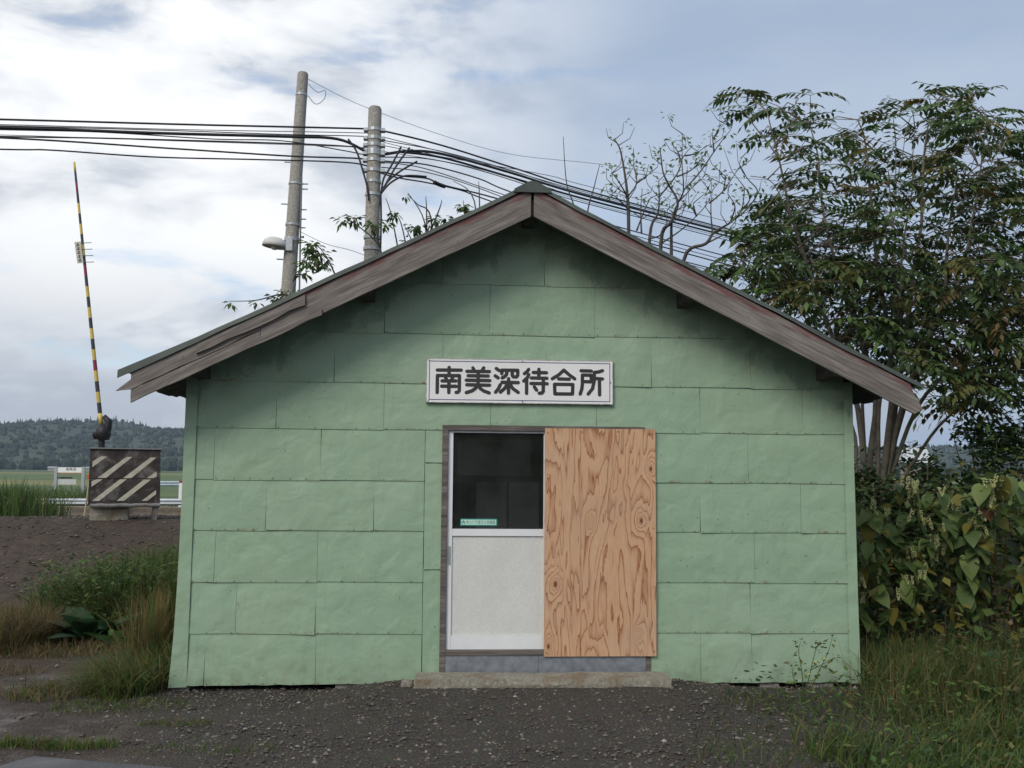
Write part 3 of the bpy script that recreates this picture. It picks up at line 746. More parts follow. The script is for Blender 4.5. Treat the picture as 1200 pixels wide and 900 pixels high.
def sgmap(x, y):
    u = (x-50)/1084.0; yt = 50+22*u; yb = 308+14*u
    return (-SW/2+SW*u, SH/2-SH*(y-yt)/(yb-yt))
def stroke(mb, pts, r, y0, y1):
    for a, b in zip(pts[:-1], pts[1:]):
        dx, dz = b[0]-a[0], b[1]-a[1]; L = math.hypot(dx, dz) or 1e-6; nx_, nz_ = -dz/L*r, dx/L*r
        mb.prism([(a[0]-nx_, a[1]-nz_), (b[0]-nx_, b[1]-nz_), (b[0]+nx_, b[1]+nz_), (a[0]+nx_, a[1]+nz_)], y0, y1)
    for p in pts: mb.prism([(p[0]+r*math.cos(k*PI/5), p[1]+r*math.sin(k*PI/5)) for k in range(10)], y0-.00015*(1+random.random()), y1)
for ch, st in CH.items():
    mb = MB()
    for q, s in enumerate(st): stroke(mb, [sgmap(*p) for p in s], .0142, -.0440-.00012*q, -.0421)
    mb.build('character', M['ink'], sg)
rust_screw = simple('rust_screw', (0.05, 0.035, 0.03), .7)
for (x, z) in ((-.745, .165), (-.745, -.165), (.745, 0), (.02, .165), (.02, -.165)):
    mb = MB(); mb.prism([(x+.005*math.cos(k*1.047), z+.005*math.sin(k*1.047)) for k in range(6)], -.047, -.0421)
    mb.build('screw', rust_screw, sg)

def text_mesh(body, size, mat, name, parent, loc, fitw=None, extr=.0006):
    cu = bpy.data.curves.new(name, 'FONT'); cu.body = body; cu.size = size; cu.align_x = 'CENTER'; cu.align_y = 'CENTER'; cu.extrude = extr; cu.resolution_u = 3
    t = bpy.data.objects.new(name, cu); col.objects.link(t)
    dg = bpy.context.evaluated_depsgraph_get(); me = bpy.data.meshes.new_from_object(t.evaluated_get(dg))
    bpy.data.objects.remove(t); me.materials.clear(); me.materials.append(mat)
    o = link(name, me, parent, loc, (PI/2, 0, 0))
    if fitw and len(me.vertices):
        xs_ = [v.co.x for v in me.vertices]; w = max(xs_)-min(xs_)
        for v in me.vertices: v.co.x *= fitw/w
    return o
stc = at(561, 612, .02)
st = thing('window_sticker', 'small green and white sticker reading ゆっくり走ろう北海道 on the door glass', 'sticker', (stc.x, .0215, stc.z))
mb = MB(); mb.box((-.150, -.0012, -.029), (.150, 0, .029)); mb.build('backing', M['stick_green'], st)
mb = MB(); mb.box((-.142, -.0020, -.021), (.142, -.0013, .021)); mb.build('face', M['stick_pale'], st)
text_mesh('ゆっくり走ろう北海道', .034, M['stick_green'], 'lettering', st, (.016, -.0027, -.001), .232)
mb = MB(); stroke(mb, [(-.134, -.012), (-.124, .012), (-.114, -.012)], .0028, -.0030, -.0021); stroke(mb, [(-.137, .002), (-.111, .002)], .0024, -.0034, -.0031); mb.build('emblem', M['stick_green'], st)

# inside the hut: what shows dimly through the glass
bd = thing('inner_double_door', 'pair of pale panels dimly seen through the door glass', 'door', (0, 0, 0))
for x in (-.12, .26):
    mb = MB(); mb.box((x-.175, HD-.165, .28), (x+.175, HD-.137, 1.62)); mb.build('panel', M['curtain'], bd)
nb = thing('notice_panel', 'pale notice panel high on the inner wall behind the glass', 'notice', (0, 0, 0))
mb = MB(); mb.box((-.52, HD-.16, 1.70), (.34, HD-.137, 2.12)); mb.build('sheet', M['poster'], nb)
bn = thing('inner_bench', 'dark wooden bench inside the hut behind the glass', 'bench', (-1.2, 2.9, .27))
mb = MB(); mb.box((-.9, -.2, .38), (.9, .2, .42)); mb.build('seat', M['inner_dark'], bn)
for x in (-.8, .8): mb = MB(); mb.box((x-.03, -.18, 0), (x+.03, .18, .379)); mb.build('leg', M['inner_dark'], bn)

# ------------------------------------------------------------------ concrete poles, lamp, overhead cables
PY2, PY1 = 5.2, 8.5
def make_pole(name, label, ptop, pbot, Y, rt, rb):
    top = at(*ptop, Y); bot = at(*pbot, Y); d = (bot-top).normalized()
    gzv = gz(bot.x, Y); base = top + d*((gzv-.1-top.z)/d.z)
    t = thing(name, label, 'utility pole', base, 'concrete utility poles behind the hut')
    L = (top-base).length; ax = (top-base).normalized()
    mb = MB(); mb.tube([ax*(L*k/8) for k in range(9)], [rb*1.15+(rt-rb*1.15)*k/8 for k in range(9)], 18, caps=False)
    mb.tube([ax*L, ax*(L+.03)], [rt, rt*.8], 18); mb.build('shaft', M['pole'], t, True)
    def on(py):                       # point on the pole axis at a picture height
        k = (py-ptop[1])/(pbot[1]-ptop[1]); return top.lerp(bot, k)-base
    def rad(py): return rt+(rb-rt)*(py-ptop[1])/(pbot[1]-ptop[1])
    return t, on, rad, ax, base
p1, on1, rad1, ax1, b1 = make_pole('utility_pole', 'taller leaning concrete pole on the left carrying a street lamp', (355, 87), (338, 340), PY1, .092, .132)
p2, on2, rad2, ax2, b2 = make_pole('utility_pole', 'shorter concrete pole with cable clamps standing just behind the roof', (439.5, 128), (435.5, 300), PY2, .090, .112)
def band(t, on, rad, ax, py, h=.03, grow=.006, mat='steel'):
    mb = MB(); c = on(py); r = rad(py)+grow; mb.tube([c-ax*h/2, c+ax*h/2], r, 18); mb.build('clamp_band', M[mat], t)
for py in (112, 217, 265, 283, 281): band(p1, on1, rad1, ax1, py, .035)
for py in (214, 229, 279, 292): band(p2, on2, rad2, ax2, py, .04)
for py in (153, 163, 171, 178, 181, 189, 201):
    c = on2(py); r = rad2(py)+.012
    mb = MB(); mb.tube([c-ax2*.022, c+ax2*.022], r-.004, 16)
    for s in (-1, 1): mb.box((c.x+s*(r+.012)-.028, c.y-.05, c.z-.02), (c.x+s*(r+.012)+.028, c.y+.05, c.z+.02))
    mb.build('cable_clamp', M['steel'], p2)
for py, s in ((192, -1), (217, 1), (223, 1), (241, -1), (247, 1), (258, 1), (268, 1), (305, -1), (322, 1)):
    c = on1(py); mb = MB(); mb.tube([c, c+Vector((s*(rad1(py)+.10), -.02, 0))], .011, 6); mb.build('step_bolt', M['steel'], p1)
mb = MB(); q = on1(270); mb.tube([q+Vector((rad1(270)+.015, -.05, .9)), q+Vector((rad1(270)+.02, -.05, 0)), q+Vector((rad1(270)+.03, -.04, -1.1))], .016, 6); mb.build('conduit', M['messenger'], p1)
# street lamp with a domed hood, fixed to the taller pole
lc = at(322, 287, PY1-.1)
lamp = thing('street_lamp', 'pale domed street lamp hood bracketed to the leaning concrete pole', 'street lamp', lc)
mb = MB(); prof = [(.03, .12), (.10, .11), (.155, .075), (.185, .02), (.19, -.035), (.18, -.035), (.15, .05), (.02, .09)]
mb.lathe(prof, n=18); o = mb.build('hood', simple('lamp_hood', (0.55, 0.55, 0.52), .5, .1), lamp, True); o.rotation_euler = (0, .12, 0); o.scale = (1.1, 1.0, 1.05)
mb = MB(); mb.lathe([(.001, -.09), (.05, -.075), (.06, -.03), (.04, .03)], n=12); mb.build('bulb', simple('lamp_bulb', (0.6, 0.58, 0.5), .3, .05), lamp, True)
pj = on1(283)+b1-lc
mb = MB(); mb.box((.19, -.06, -.10), (.30, .06, .12)); mb.build('control_box', M['steel'], lamp)
mb = MB(); mb.tube([(.25, 0, .03), (pj.x-.05, pj.y, .03)], .03, 8); mb.build('bracket', M['steel'], lamp)
# cables: pixel way-points, distance runs from the line of poles
def cy_(px):
    if px <= 440: return PY2 - (440-px)/440*1.1
    return PY2 + (px-440)/760*9.0
def smooth(pts, n=6):
    out = []
    P = [pts[0]]+pts+[pts[-1]]
    for i in range(1, len(P)-2):
        for k in range(n):
            t = k/n; a, b, c, d = P[i-1], P[i], P[i+1], P[i+2]
            out.append(0.5*((2*b)+(c-a)*t+(2*a-5*b+4*c-d)*t*t+(3*b-a-3*c+d)*t**3))
    out.append(P[-2]); return out
def cable(label, wp, r, mat='cable', n=5, yf=cy_, parent=None, off=0.0):
    pts = smooth([at(x, y, yf(x)+off) for x, y in wp], 7)
    mb = MB(); o0 = pts[0].copy(); mb.tube([p-o0 for p in pts], r*.8, n); ob = mb.build('overhead_cable', M[mat], None, True, o0)
    return tag(ob, label, 'cable', 'overhead cables strung past the poles')
cable('topmost thick black cable passing over the hut ridge', [(-320, 133), (0, 140), (220, 146), (430, 151), (447, 153), (520, 171), (612, 200), (700, 227), (950, 293), (1210, 352), (1500, 392)], .017)
cable('thin grey wire running just below the topmost cable', [(-320, 140), (0, 146), (220, 152), (430, 156), (447, 160), (560, 189), (700, 229), (950, 295), (1210, 356), (1500, 396)], .008, 'messenger')
cable('thickest bundled black cable looping down left of the shorter pole', [(-320, 143), (0, 149.5), (180, 156), (330, 160), (395, 163), (430, 178), (447, 181), (480, 177), (520, 181), (600, 203), (700, 233), (950, 297), (1210, 360), (1500, 400)], .026)
cable('black cable hugging the underside of the thick bundle', [(470, 178), (520, 185), (600, 208), (700, 237), (950, 301), (1210, 364), (1500, 405)], .022)
cable('wavy black cable second in the lower left set', [(-320, 152), (0, 160), (120, 162), (300, 167), (400, 171), (432, 176), (447, 188), (500, 193), (560, 209), (596, 224), (700, 259), (950, 324), (1210, 375), (1500, 410)], .013)
cable('straight black cable third in the lower left set', [(-320, 151), (0, 161.5), (200, 174), (340, 183), (432, 187), (447, 200), (470, 206), (500, 209), (520, 217), (580, 232), (700, 268), (950, 334), (1210, 385), (1500, 416)], .015)
cable('lowest wavy black cable on the left side', [(-320, 167), (0, 175), (60, 176), (180, 184), (300, 187), (400, 190), (432, 195), (447, 203), (470, 209), (500, 214), (540, 223), (570, 234), (700, 279), (950, 342), (1210, 392), (1500, 421)], .013)
cable('fine grey wire between the clamps and the far bundle', [(430, 163), (447, 166), (560, 196), (700, 240), (950, 303), (1210, 367), (1500, 407)], .006, 'messenger')
cable('fine grey wire lowest of the messenger wires on the right', [(447, 170), (520, 184), (640, 205), (700, 221), (950, 283), (1210, 341), (1500, 380)], .007, 'messenger')
cable('thin lone wire from the top of the taller pole to the right', [(360, 92), (400, 113), (440, 130), (520, 159), (600, 181), (700, 192), (800, 206), (900, 211), (1210, 240), (1500, 255)], .006, 'messenger', yf=lambda x: PY1 + (x-355)/845*7)
cable('thin drooping service wire between the two poles', [(345, 268), (380, 285), (410, 293), (432, 301)], .006, 'messenger', yf=lambda x: PY1+(PY2-PY1)*(x-345)/87)
cable('thin black cable just above the thick bundle on the left', [(-320, 141), (0, 147.5), (200, 153), (330, 157.5), (430, 160), (447, 164), (520, 178), (600, 200), (700, 231), (950, 296), (1210, 357), (1500, 398)], .009)
cable('thin black cable weaving beneath the thick bundle on the left', [(-320, 145), (0, 152), (120, 155), (250, 163), (330, 165), (400, 176), (430, 182), (447, 184), (500, 186), (560, 199), (640, 224), (700, 242), (950, 306), (1210, 368), (1500, 408)], .010)
cable('thin grey wire beside the second lower left cable', [(-320, 150), (0, 158), (200, 165), (430, 173), (447, 177), (540, 193), (640, 219), (700, 238), (950, 300), (1210, 361), (1500, 402)], .006, 'messenger')
cable('thin black cable lowest above the right roof slope', [(447, 196), (500, 202), (560, 220), (640, 252), (720, 283), (950, 348), (1210, 398), (1500, 426)], .009)
cable('thin black cable between the two lower right cables', [(447, 190), (500, 198), (590, 228), (700, 264), (950, 329), (1210, 380), (1500, 413)], .009)
for i, wp in enumerate(([(408, 163), (418, 178), (425, 200), (430, 218), (432, 235)], [(470, 172), (458, 195), (450, 208), (447, 222), (445, 240)],
                        [(480, 173), (466, 192), (454, 212), (447, 226)], [(489, 189), (470, 200), (456, 211), (447, 224)], [(500, 207), (475, 206), (458, 214), (447, 226)],
                        [(446, 226), (446.5, 250), (446, 285), (445, 310)])):
    pts = smooth([at(x, y, PY2-.13+abs(x-440)*.001) - b2 for x, y in wp], 6); mb = MB(); mb.tube(pts, .014, 5); mb.build('drop_loop', M['cable'], p2, True)
mb = MB(); pts = smooth([at(x, y, PY1-.1)-b1 for x, y in [(361, 98), (372, 108), (381, 106), (380, 116), (370, 122), (361, 112)]], 6); mb.tube(pts, .006, 5); mb.build('wire_tail', M['messenger'], p1, True)
mb = MB(); pts = smooth([at(x, y, cy_(x)) for x, y in [(508, 213), (514, 216), (522, 219)]], 5); o0 = pts[0].copy(); mb.tube([p-o0 for p in pts], [.014]+[.030]*(len(pts)-2)+[.014], 8)
tag(mb.build('cable_closure', M['cable'], None, True, o0), 'short black splice case on the lower cable right of the pole', 'splice case')

# ------------------------------------------------------------------ level crossing gear on the bank
GY = 9.0
dark_iron = simple('black_iron', (0.014, 0.014, 0.016), .5, .2)
bw = {'black': simple('dark_band', (0.045, 0.045, 0.055), .5, .15), 'yellow': simple('yellow_band', (0.62, 0.46, 0.10), .5, .12), 'red': simple('red_band', (0.23, 0.03, 0.06), .5, .12)}
gb = at(119, 524, GY); gbase = Vector((gb.x, GY, gz(gb.x, GY)))
gate = thing('crossing_barrier', 'raised level crossing arm banded yellow, black and red', 'crossing barrier', gbase)
mb = MB(); a0, a1 = at(118.5, 497, GY)-gbase, at(87, 190, GY)-gbase; nb_ = 25
for k in range(nb_):
    yk = 497+(190-497)*(k+.5)/nb_
    mi = 1 if k % 2 == 0 else 0
    if any(abs(yk-v) < 6.5 for v in (218, 315, 434)): mi = 2
    mb.tube([a0.lerp(a1, k/nb_), a0.lerp(a1, (k+1)/nb_)], [.036-.018*k/nb_, .036-.018*(k+1)/nb_], 10, mi, caps=(k in (0, nb_-1)))
mb.build('arm', [bw['black'], bw['yellow'], bw['red']], gate, True)
mb = MB(); c = at(121, 507, GY)-gbase
mb.lathe([(.001, -.13), (.10, -.12), (.13, -.03), (.12, .06), (.07, .13), (.001, .15)], c, 12); mb.tube([c+Vector((-.15, 0, -.05)), c+Vector((.06, 0, .0)), c+Vector((.09, 0, .19)), c+Vector((0, 0, .28))], [.07, .08, .06, .04], 8)
mb.build('arm_socket', dark_iron, gate, True)
mb = MB(); mb.tube([Vector((c.x-.02, 0, -.05)), Vector((c.x-.02, 0, c.z))], .055, 10); mb.build('post', dark_iron, gate)
pn = at(94, 296, GY)-gbase; w1 = at(92, 284, GY)-gbase; w2 = at(95.5, 309, GY)-gbase
mb = MB(); dn = (w2-w1); px_ = Vector((.05, 0, .006))
mb.add([w1-px_+Vector((0, -.05, 0)), w1+px_+Vector((0, -.05, 0)), w2+px_+Vector((0, -.05, 0)), w2-px_+Vector((0, -.05, 0)), w1-px_+Vector((0, -.04, 0)), w1+px_+Vector((0, -.04, 0)), w2+px_+Vector((0, -.04, 0)), w2-px_+Vector((0, -.04, 0))], [(3, 2, 1, 0), (4, 5, 6, 7), (0, 1, 5, 4), (1, 2, 6, 5), (2, 3, 7, 6), (3, 0, 4, 7)])
plate = mb.build('warning_plate', simple('plate_cream', (0.52, 0.50, 0.42), .5, .1), gate)
for k in range(5):
    mb = MB(); c = w1.lerp(w2, .14+.18*k); mb.box((c.x-.026, c.y-.0525, c.z-.022), (c.x+.026, c.y-.0505, c.z-.008)); mb.box((c.x-.006, c.y-.0527, c.z-.028), (c.x+.006, c.y-.0506, c.z+.024)); mb.box((c.x-.02, c.y-.0526, c.z+.008), (c.x+.02, c.y-.0505, c.z+.018)); mb.build('plate_mark', M['ink'], plate)
for k in range(4):
    c = w1.lerp(w2, .05+.3*k); mb = MB(); mb.tube([c+Vector((0, -.03, 0)), c+Vector((.22, -.02, .012))], .007, 5); mb.build('hanger_rod', M['messenger'], gate)

BY = 8.55
def bp(zx, zy, Y=BY): return at(zx/5, 460+zy/5, Y)
bc = bp(740, 690); bbase = Vector((bc.x, BY, gz(bc.x, BY+.3)))
box = thing('gear_cover', 'dark weathered box with slanting cream stripes beside the crossing barrier', 'striped box', bbase)
def boxwood():
    b = NB('blackened_plywood', .75, .3); n = b.noise(b.vec(), 3.5, 7, .65, .8); n2 = b.noise(b.vec(scale=(1, 1, .25)), 9, 5)
    c = b.ramp(n, [(.35, (.026, .021, .020)), (.52, (.055, .046, .043)), (.66, (.17, .16, .155))]); c = b.mix(b.ramp(n2, [(.55, 0.0), (.7, .5)]), c, (.075, .055, .048)); b.color(c); b.bump(n, .3, .01); return b.mat
BW = boxwood(); cream = simple('cream_stripe', (.50, .47, .38), .6, .2, 12)
def quad3(mb, pts, y0, y1):                # picture-traced outline on the panel, pushed back for thickness
    mb.prism([(p.x-bbase.x, p.z-bbase.z) for p in pts], y0, y1)
mb = MB(); quad3(mb, [bp(542, 503), bp(932, 503), bp(934, 335), bp(543, 330)], 0, .03); mb.build('upper_board', BW, box)
mb = MB(); quad3(mb, [bp(536, 655), bp(930, 655), bp(932, 506), bp(540, 506)], .004, .03); mb.build('lower_board', BW, box)
mb = MB(); l, r_ = bp(540, 330), bp(936, 334); zt = max(l.z, r_.z)-bbase.z
mb.box((l.x-bbase.x-.02, -.03, zt), (r_.x-bbase.x+.03, .95, zt+.02)); mb.build('lid', simple('grey_lid', (.22, .22, .22), .6, .2), box)
zb = bp(740, 655).z-bbase.z
for x in (l.x-bbase.x+.005, r_.x-bbase.x-.03): mb = MB(); mb.box((x, .031, zb), (x+.022, .93, zt-.002)); mb.build('side_board', BW, box)
mb = MB(); mb.box((l.x-bbase.x+.03, .90, zb), (r_.x-bbase.x-.035, .925, zt-.002)); mb.build('back_board', BW, box)
mb = MB(); n = 14
for i in range(n+1):
    p = bp(540+390*i/n, 662); x = p.x-bbase.x; d = .018*noise.noise(Vector((i*.7, 2, 0)))
    mb.v += [(x, -.03, p.z-bbase.z+d+.035), (x, -.055+d, p.z-bbase.z+d), (x, -.02, p.z-bbase.z-.03+d)]
for i in range(n):
    for k in range(2): mb.f.append((i*3+k, i*3+k+1, (i+1)*3+k+1, (i+1)*3+k)); mb.m.append(0)
mb.build('torn_skirt', simple('torn_grey_sheet', (.20, .195, .19), .5, .4, 9), box, True)
STR = [[(553,405),(600,375),(635,375),(553,437)],[(580,500),(742,377),(775,377),(628,500)],[(722,502),(877,380),(911,380),(768,502)],[(855,502),(911,462),(911,490),(894,502)],
       [(548,520),(575,508),(610,508),(548,552)],[(550,634),(705,508),(743,508),(590,634)],[(686,634),(840,510),(880,510),(728,634)],[(826,635),(908,572),(908,597),(858,635)]]
for s in STR:
    mb = MB(); quad3(mb, [bp(*q) for q in s], -.003, .0035); mb.build('stripe', cream, box)
l2, r2 = bp(925, 650), bp(890, 770)
mb = MB(); mb.add([(l2.x-bbase.x-.1, 0, l2.z-bbase.z), (l2.x-bbase.x, 0, l2.z-bbase.z), (r2.x-bbase.x+.04, 0, -.1), (r2.x-bbase.x-.05, 0, -.1)]+[(l2.x-bbase.x-.1, .06, l2.z-bbase.z), (l2.x-bbase.x, .06, l2.z-bbase.z), (r2.x-bbase.x+.04, .06, -.1), (r2.x-bbase.x-.05, .06, -.1)], [(3, 2, 1, 0), (4, 5, 6, 7), (0, 1, 5, 4), (1, 2, 6, 5), (2, 3, 7, 6), (3, 0, 4, 7)]); mb.build('leg', BW, box)
q0, q1 = bp(538, 690), bp(755, 690)
o = rough_box('base_block', (0, 0, -.15), (q1.x-q0.x, .7, .20), M['step'], box, amp=.012, res=.09); o.location = (q0.x-bbase.x, .12, 0)

box.rotation_euler = (0, 0, .30)
# leaning reflector stick
a, b_ = at(105.5, 560, 10.2), at(97, 603, 10.0); sb = Vector((b_.x, 10.0, gz(b_.x, 10)))
rs = thing('reflector_stick', 'thin leaning stake with an orange reflector left of the striped box', 'marker stake', sb)
mb = MB(); mb.tube([b_-sb-Vector((0, 0, .3)), a-sb], .018, 6); mb.build('stake', simple('straw_stake', (.36, .32, .19), .7), rs)
mb = MB(); mb.tube([a-sb+Vector((0, -.03, .02)), a-sb+Vector((0, .01, .02))], .045, 12); mb.build('reflector', simple('orange_reflector', (.62, .10, .02), .35, .1), rs)

# station name stand beyond the tracks
SY = 30.0
c0, c1 = at(66, 547.5, SY), at(98, 547.5, SY); sbase = Vector(((c0.x+c1.x)/2, SY, gz((c0.x+c1.x)/2, SY)))
ss = thing('station_name_stand', 'white station name stand with two posts in the tall grass', 'sign', sbase)
hw = (c1.x-c0.x)/2; zt = c0.z-sbase.z; z1 = at(80, 553.8, SY).z-sbase.z; z2 = at(80, 560, SY).z-sbase.z; z3 = at(80, 564, SY).z-sbase.z
for s in (-1, 1): mb = MB(); mb.box((s*hw-.055, -.04, -.1), (s*hw+.055, .06, zt+.03)); mb.build('post', M['steel'], ss)
mb = MB(); mb.box((-hw+.056, -.02, z1), (hw-.056, .03, zt)); pl_ = mb.build('name_plate', M['white_paint'], ss)
text_mesh('南美深', .13, M['ink'], 'lettering', pl_, (.05, -.024, (zt+z1)/2+.02))
mb = MB(); mb.box((-hw+.056, -.018, z1-.05), (hw-.056, .028, z1-.001)); mb.build('direction_band', simple('tan_band', (.33, .18, .09), .5, .2), ss)
mb = MB(); mb.box((-hw+.056, 0, z2-.03), (hw*.2, .03, z2+.03)); mb.build('dark_rail', BW, ss)
mb = MB(); mb.box((-hw+.056, 0, z3-.12), (hw*.5, .03, z2-.05)); mb.build('lower_plate', simple('grey_plate', (.5, .52, .5), .5, .1), ss)

# guard rails
def guard(name, label, pA, pB, Y, h, postz, mat, wallh=None):
    A, B = at(*pA, Y), at(*pB, Y); base = Vector((A.x, Y, A.z)); t = thing(name, label, 'guardrail', base, 'guardrails beyond the tracks')
    d = B-A; mb = MB(); n = 12
    for i in range(n+1):
        c = d*(i/n); mb.v += [(c.x, c.y, c.z+h), (c.x, c.y-.05, c.z+h*.75), (c.x, c.y-.01, c.z+h*.5), (c.x, c.y-.05, c.z+h*.25), (c.x, c.y, c.z), (c.x, c.y+.02, c.z), (c.x, c.y+.02, c.z+h)]
    for i in range(n):
        for k in range(7): mb.f.append((i*7+k, i*7+(k+1) % 7, (i+1)*7+(k+1) % 7, (i+1)*7+k)); mb.m.append(0)
    mb.build('beam', mat, t)
    L = d.length; k = 1.0
    while k < L:
        c = d*(k/L); mb = MB(); mb.tube([c+Vector((0, .09, h*.8)), Vector((c.x, .09, postz-base.z))], .06, 8); mb.build('post', M['steel'], t); k += 3.0
    return t
rail_w = simple('white_rail', (.50, .53, .56), .45, .1)
guard('guardrail', 'nearer white guardrail above the low beige wall left of the hut', (-60, 592), (330, 592.5), 16.0, .16, .55, rail_w)
guard('guardrail', 'farther pale blue-grey guardrail beside the field', (150, 570), (330, 570), 34.0, .22, .4, simple('blue_grey_rail', (.36, .42, .48), .45, .1))
A, B = at(62, 593.5, 16.3), at(330, 594, 16.3)
lw = MB(); lw.box((A.x, 16.25, .2), (B.x, 16.5, A.z)); tag(lw.build('low_wall', M['beige']), 'low beige concrete wall under the nearer guardrail', 'wall')
mp_ = at(213, 566, 17.5); mk = thing('marker_post', 'white marker post with red top by the hut corner', 'marker post', (mp_.x, 17.5, gz(mp_.x, 17.5)))
mb = MB(); mb.box((-.06, -.03, 0), (.06, .03, mp_.z-gz(mp_.x, 17.5))); mb.build('post', M['white_paint'], mk)
mb = MB(); mb.box((-.061, -.031, mp_.z-gz(mp_.x, 17.5)+.001), (.061, .031, mp_.z-gz(mp_.x, 17.5)+.06)); mb.build('top', bw['red'], mk)

# far farm sheds at the foot of the hill
for (x0, x1, yt, yb, Y, rc, lab) in ((56, 66, 549.5, 555, 420, (.30, .33, .36), 'far grey-roofed farm shed left of the station name stand'), (97, 112, 549.5, 555.5, 420, (.27, .32, .36), 'far blue-grey farm shed behind the striped box'),
                                   (1062, 1085, 524, 533, 60, (.5, .52, .54), 'far pale shed glimpsed between the tree stems')):
    a, c = at(x0, yt, Y), at(x1, yb, Y); w = c.x-a.x; g0 = gz(a.x, Y); h = max(2.0, a.z-g0)
    sh = thing('farm_shed', lab, 'shed', (a.x, Y, g0), 'far farm sheds')
    mb = MB(); mb.box((0, 0, -1), (w, w*.7, h*.7)); mb.build('wall', simple('shed_wall', (.33, .31, .28), .8), sh)
    mb = MB(); mb.add([(-.3, -.4, h*.68), (w+.3, -.4, h*.68), (w+.3, w*.35, h), (-.3, w*.35, h), (-.3, w*.7+.4, h*.68), (w+.3, w*.7+.4, h*.68)], [(0, 1, 2, 3), (3, 2, 5, 4), (0, 3, 4), (1, 5, 2)]); mb.build('roof', simple('shed_roof', rc, .5, .1), sh)

# ------------------------------------------------------------------ hills
HPROF = [(-700, 520), (-300, 508), (-120, 503), (0, 497), (40, 492), (70, 490.5), (100, 492), (118, 490.5), (135, 490), (152, 492), (170, 497), (190, 500), (215, 502), (300, 498), (420, 505), (600, 512), (800, 520), (1000, 522), (1200, 520), (1500, 515), (2000, 525)]
def hprof(px):
    for (a, b), (c, d) in zip(HPROF[:-1], HPROF[1:]):
        if a <= px <= c: return b+(d-b)*(px-a)/(c-a)
    return 520
HY0, HY1 = 700.0, 1250.0
hm = MB(); ncol = 150; nrow = 22; hv = {}
for j in range(nrow+1):
    t = j/nrow; Y = HY0+(HY1-HY0)*t if t <= 1 else 0
    for i in range(ncol+1):
        px = -700+2700*i/ncol; topz = at(px, hprof(px)+3, HY1).z; X = at(px, 500, HY1).x
        g0 = gz(X, Y)-2; k = t**0.75
        z = g0+(topz-g0)*k + 9*noise.noise(Vector((X*.006, Y*.008, 1)))*math.sin(PI*t) + 3*noise.noise(Vector((X*.02, Y*.02, 1)))*math.sin(PI*t)
        hm.v.append((X, Y, z))
for j in range(1, 6):                        # far side falls away
    for i in range(ncol+1):
        px = -700+2700*i/ncol; p = hm.v[nrow*(ncol+1)+i]; hm.v.append((p[0], HY1+j*120, p[2]*(1-j/5)))
for j in range(nrow+5):
    for i in range(ncol): hm.f.append((j*(ncol+1)+i, j*(ncol+1)+i+1, (j+1)*(ncol+1)+i+1, (j+1)*(ncol+1)+i)); hm.m.append(0)
tag(hm.build('hill', simple('wooded_hillside', (.030, .045, .024), .9, .4, .03), None, True), 'long low wooded hill beyond the fields', kind='structure')
fm = [leafmat('far_wood_dark', (.026, .040, .026), .12, .0, .9, .05), leafmat('far_wood_mid', (.028, .043, .027), .12, .0, .9, .05), leafmat('far_wood_olive', (.034, .046, .027), .12, .0, .9, .05)]
tr = MB()
for _ in range(17000):
    i = random.randint(0, ncol-1); j = random.randint(0, nrow)
    if i > ncol*.55 and random.random() < .5: continue
    p = hm.v[j*(ncol+1)+i]; q = hm.v[j*(ncol+1)+i+1]; f = random.random()
    x = p[0]+(q[0]-p[0])*f; y = p[1]+random.uniform(-14, 14); z = p[2]+(q[2]-p[2])*f-1.5
    conif = random.random() < (.35 if noise.noise(Vector((x*.01, y*.01, 7))) > 0 else .05)
    h = random.uniform(3.0, 5.6)*(1.4 if conif else 1); r = h*(.22 if conif else .55); n = 6; a0_ = random.random()*6
    ring = lambda rr, zz: [(x+rr*random.uniform(.8, 1.2)*math.cos(a0_+k*1.047), y+rr*random.uniform(.8, 1.2)*math.sin(a0_+k*1.047), z+zz) for k in range(n)]
    vs = ring(r*.7, 0)+ring(r, h*.35)+(ring(r*.75, h*.75) if not conif else ring(r*.5, h*.65))+[(x, y, z+h*(1.25 if conif else 1))]
    fs = [(k, (k+1) % n, n+(k+1) % n, n+k) for k in range(n)]+[(n+k, n+(k+1) % n, 2*n+(k+1) % n, 2*n+k) for k in range(n)]+[(2*n+k, 2*n+(k+1) % n, 3*n) for k in range(n)]
    g = noise.noise(Vector((x*.006, y*.01, 3)))
    tr.add(vs, fs, 0 if conif else (2 if g+random.uniform(-.3, .3) > .25 else (1 if g+random.uniform(-.35, .35) > -.1 else 0)))
for _ in range(420):                         # belt of trees at the hill foot
    x = random.uniform(-420, 420); y = random.uniform(640, 700); z = gz(x, y)-1; h = random.uniform(5, 11); r = h*.5; n = 6; a0_ = random.random()*6
    ring = lambda rr, zz: [(x+rr*random.uniform(.8, 1.2)*math.cos(a0_+k*1.047), y+rr*random.uniform(.8, 1.2)*math.sin(a0_+k*1.047), z+zz) for k in range(n)]
    vs = ring(r*.7, 0)+ring(r, h*.35)+ring(r*.75, h*.75)+[(x, y, z+h)]
    tr.add(vs, [(k, (k+1) % n, n+(k+1) % n, n+k) for k in range(n)]+[(n+k, n+(k+1) % n, 2*n+(k+1) % n, 2*n+k) for k in range(n)]+[(2*n+k, 2*n+(k+1) % n, 3*n) for k in range(n)], random.choice((0, 0, 1)))
tag(tr.build('hill_forest', fm), 'dark mixed forest covering the far hill', 'forest', kind='stuff')
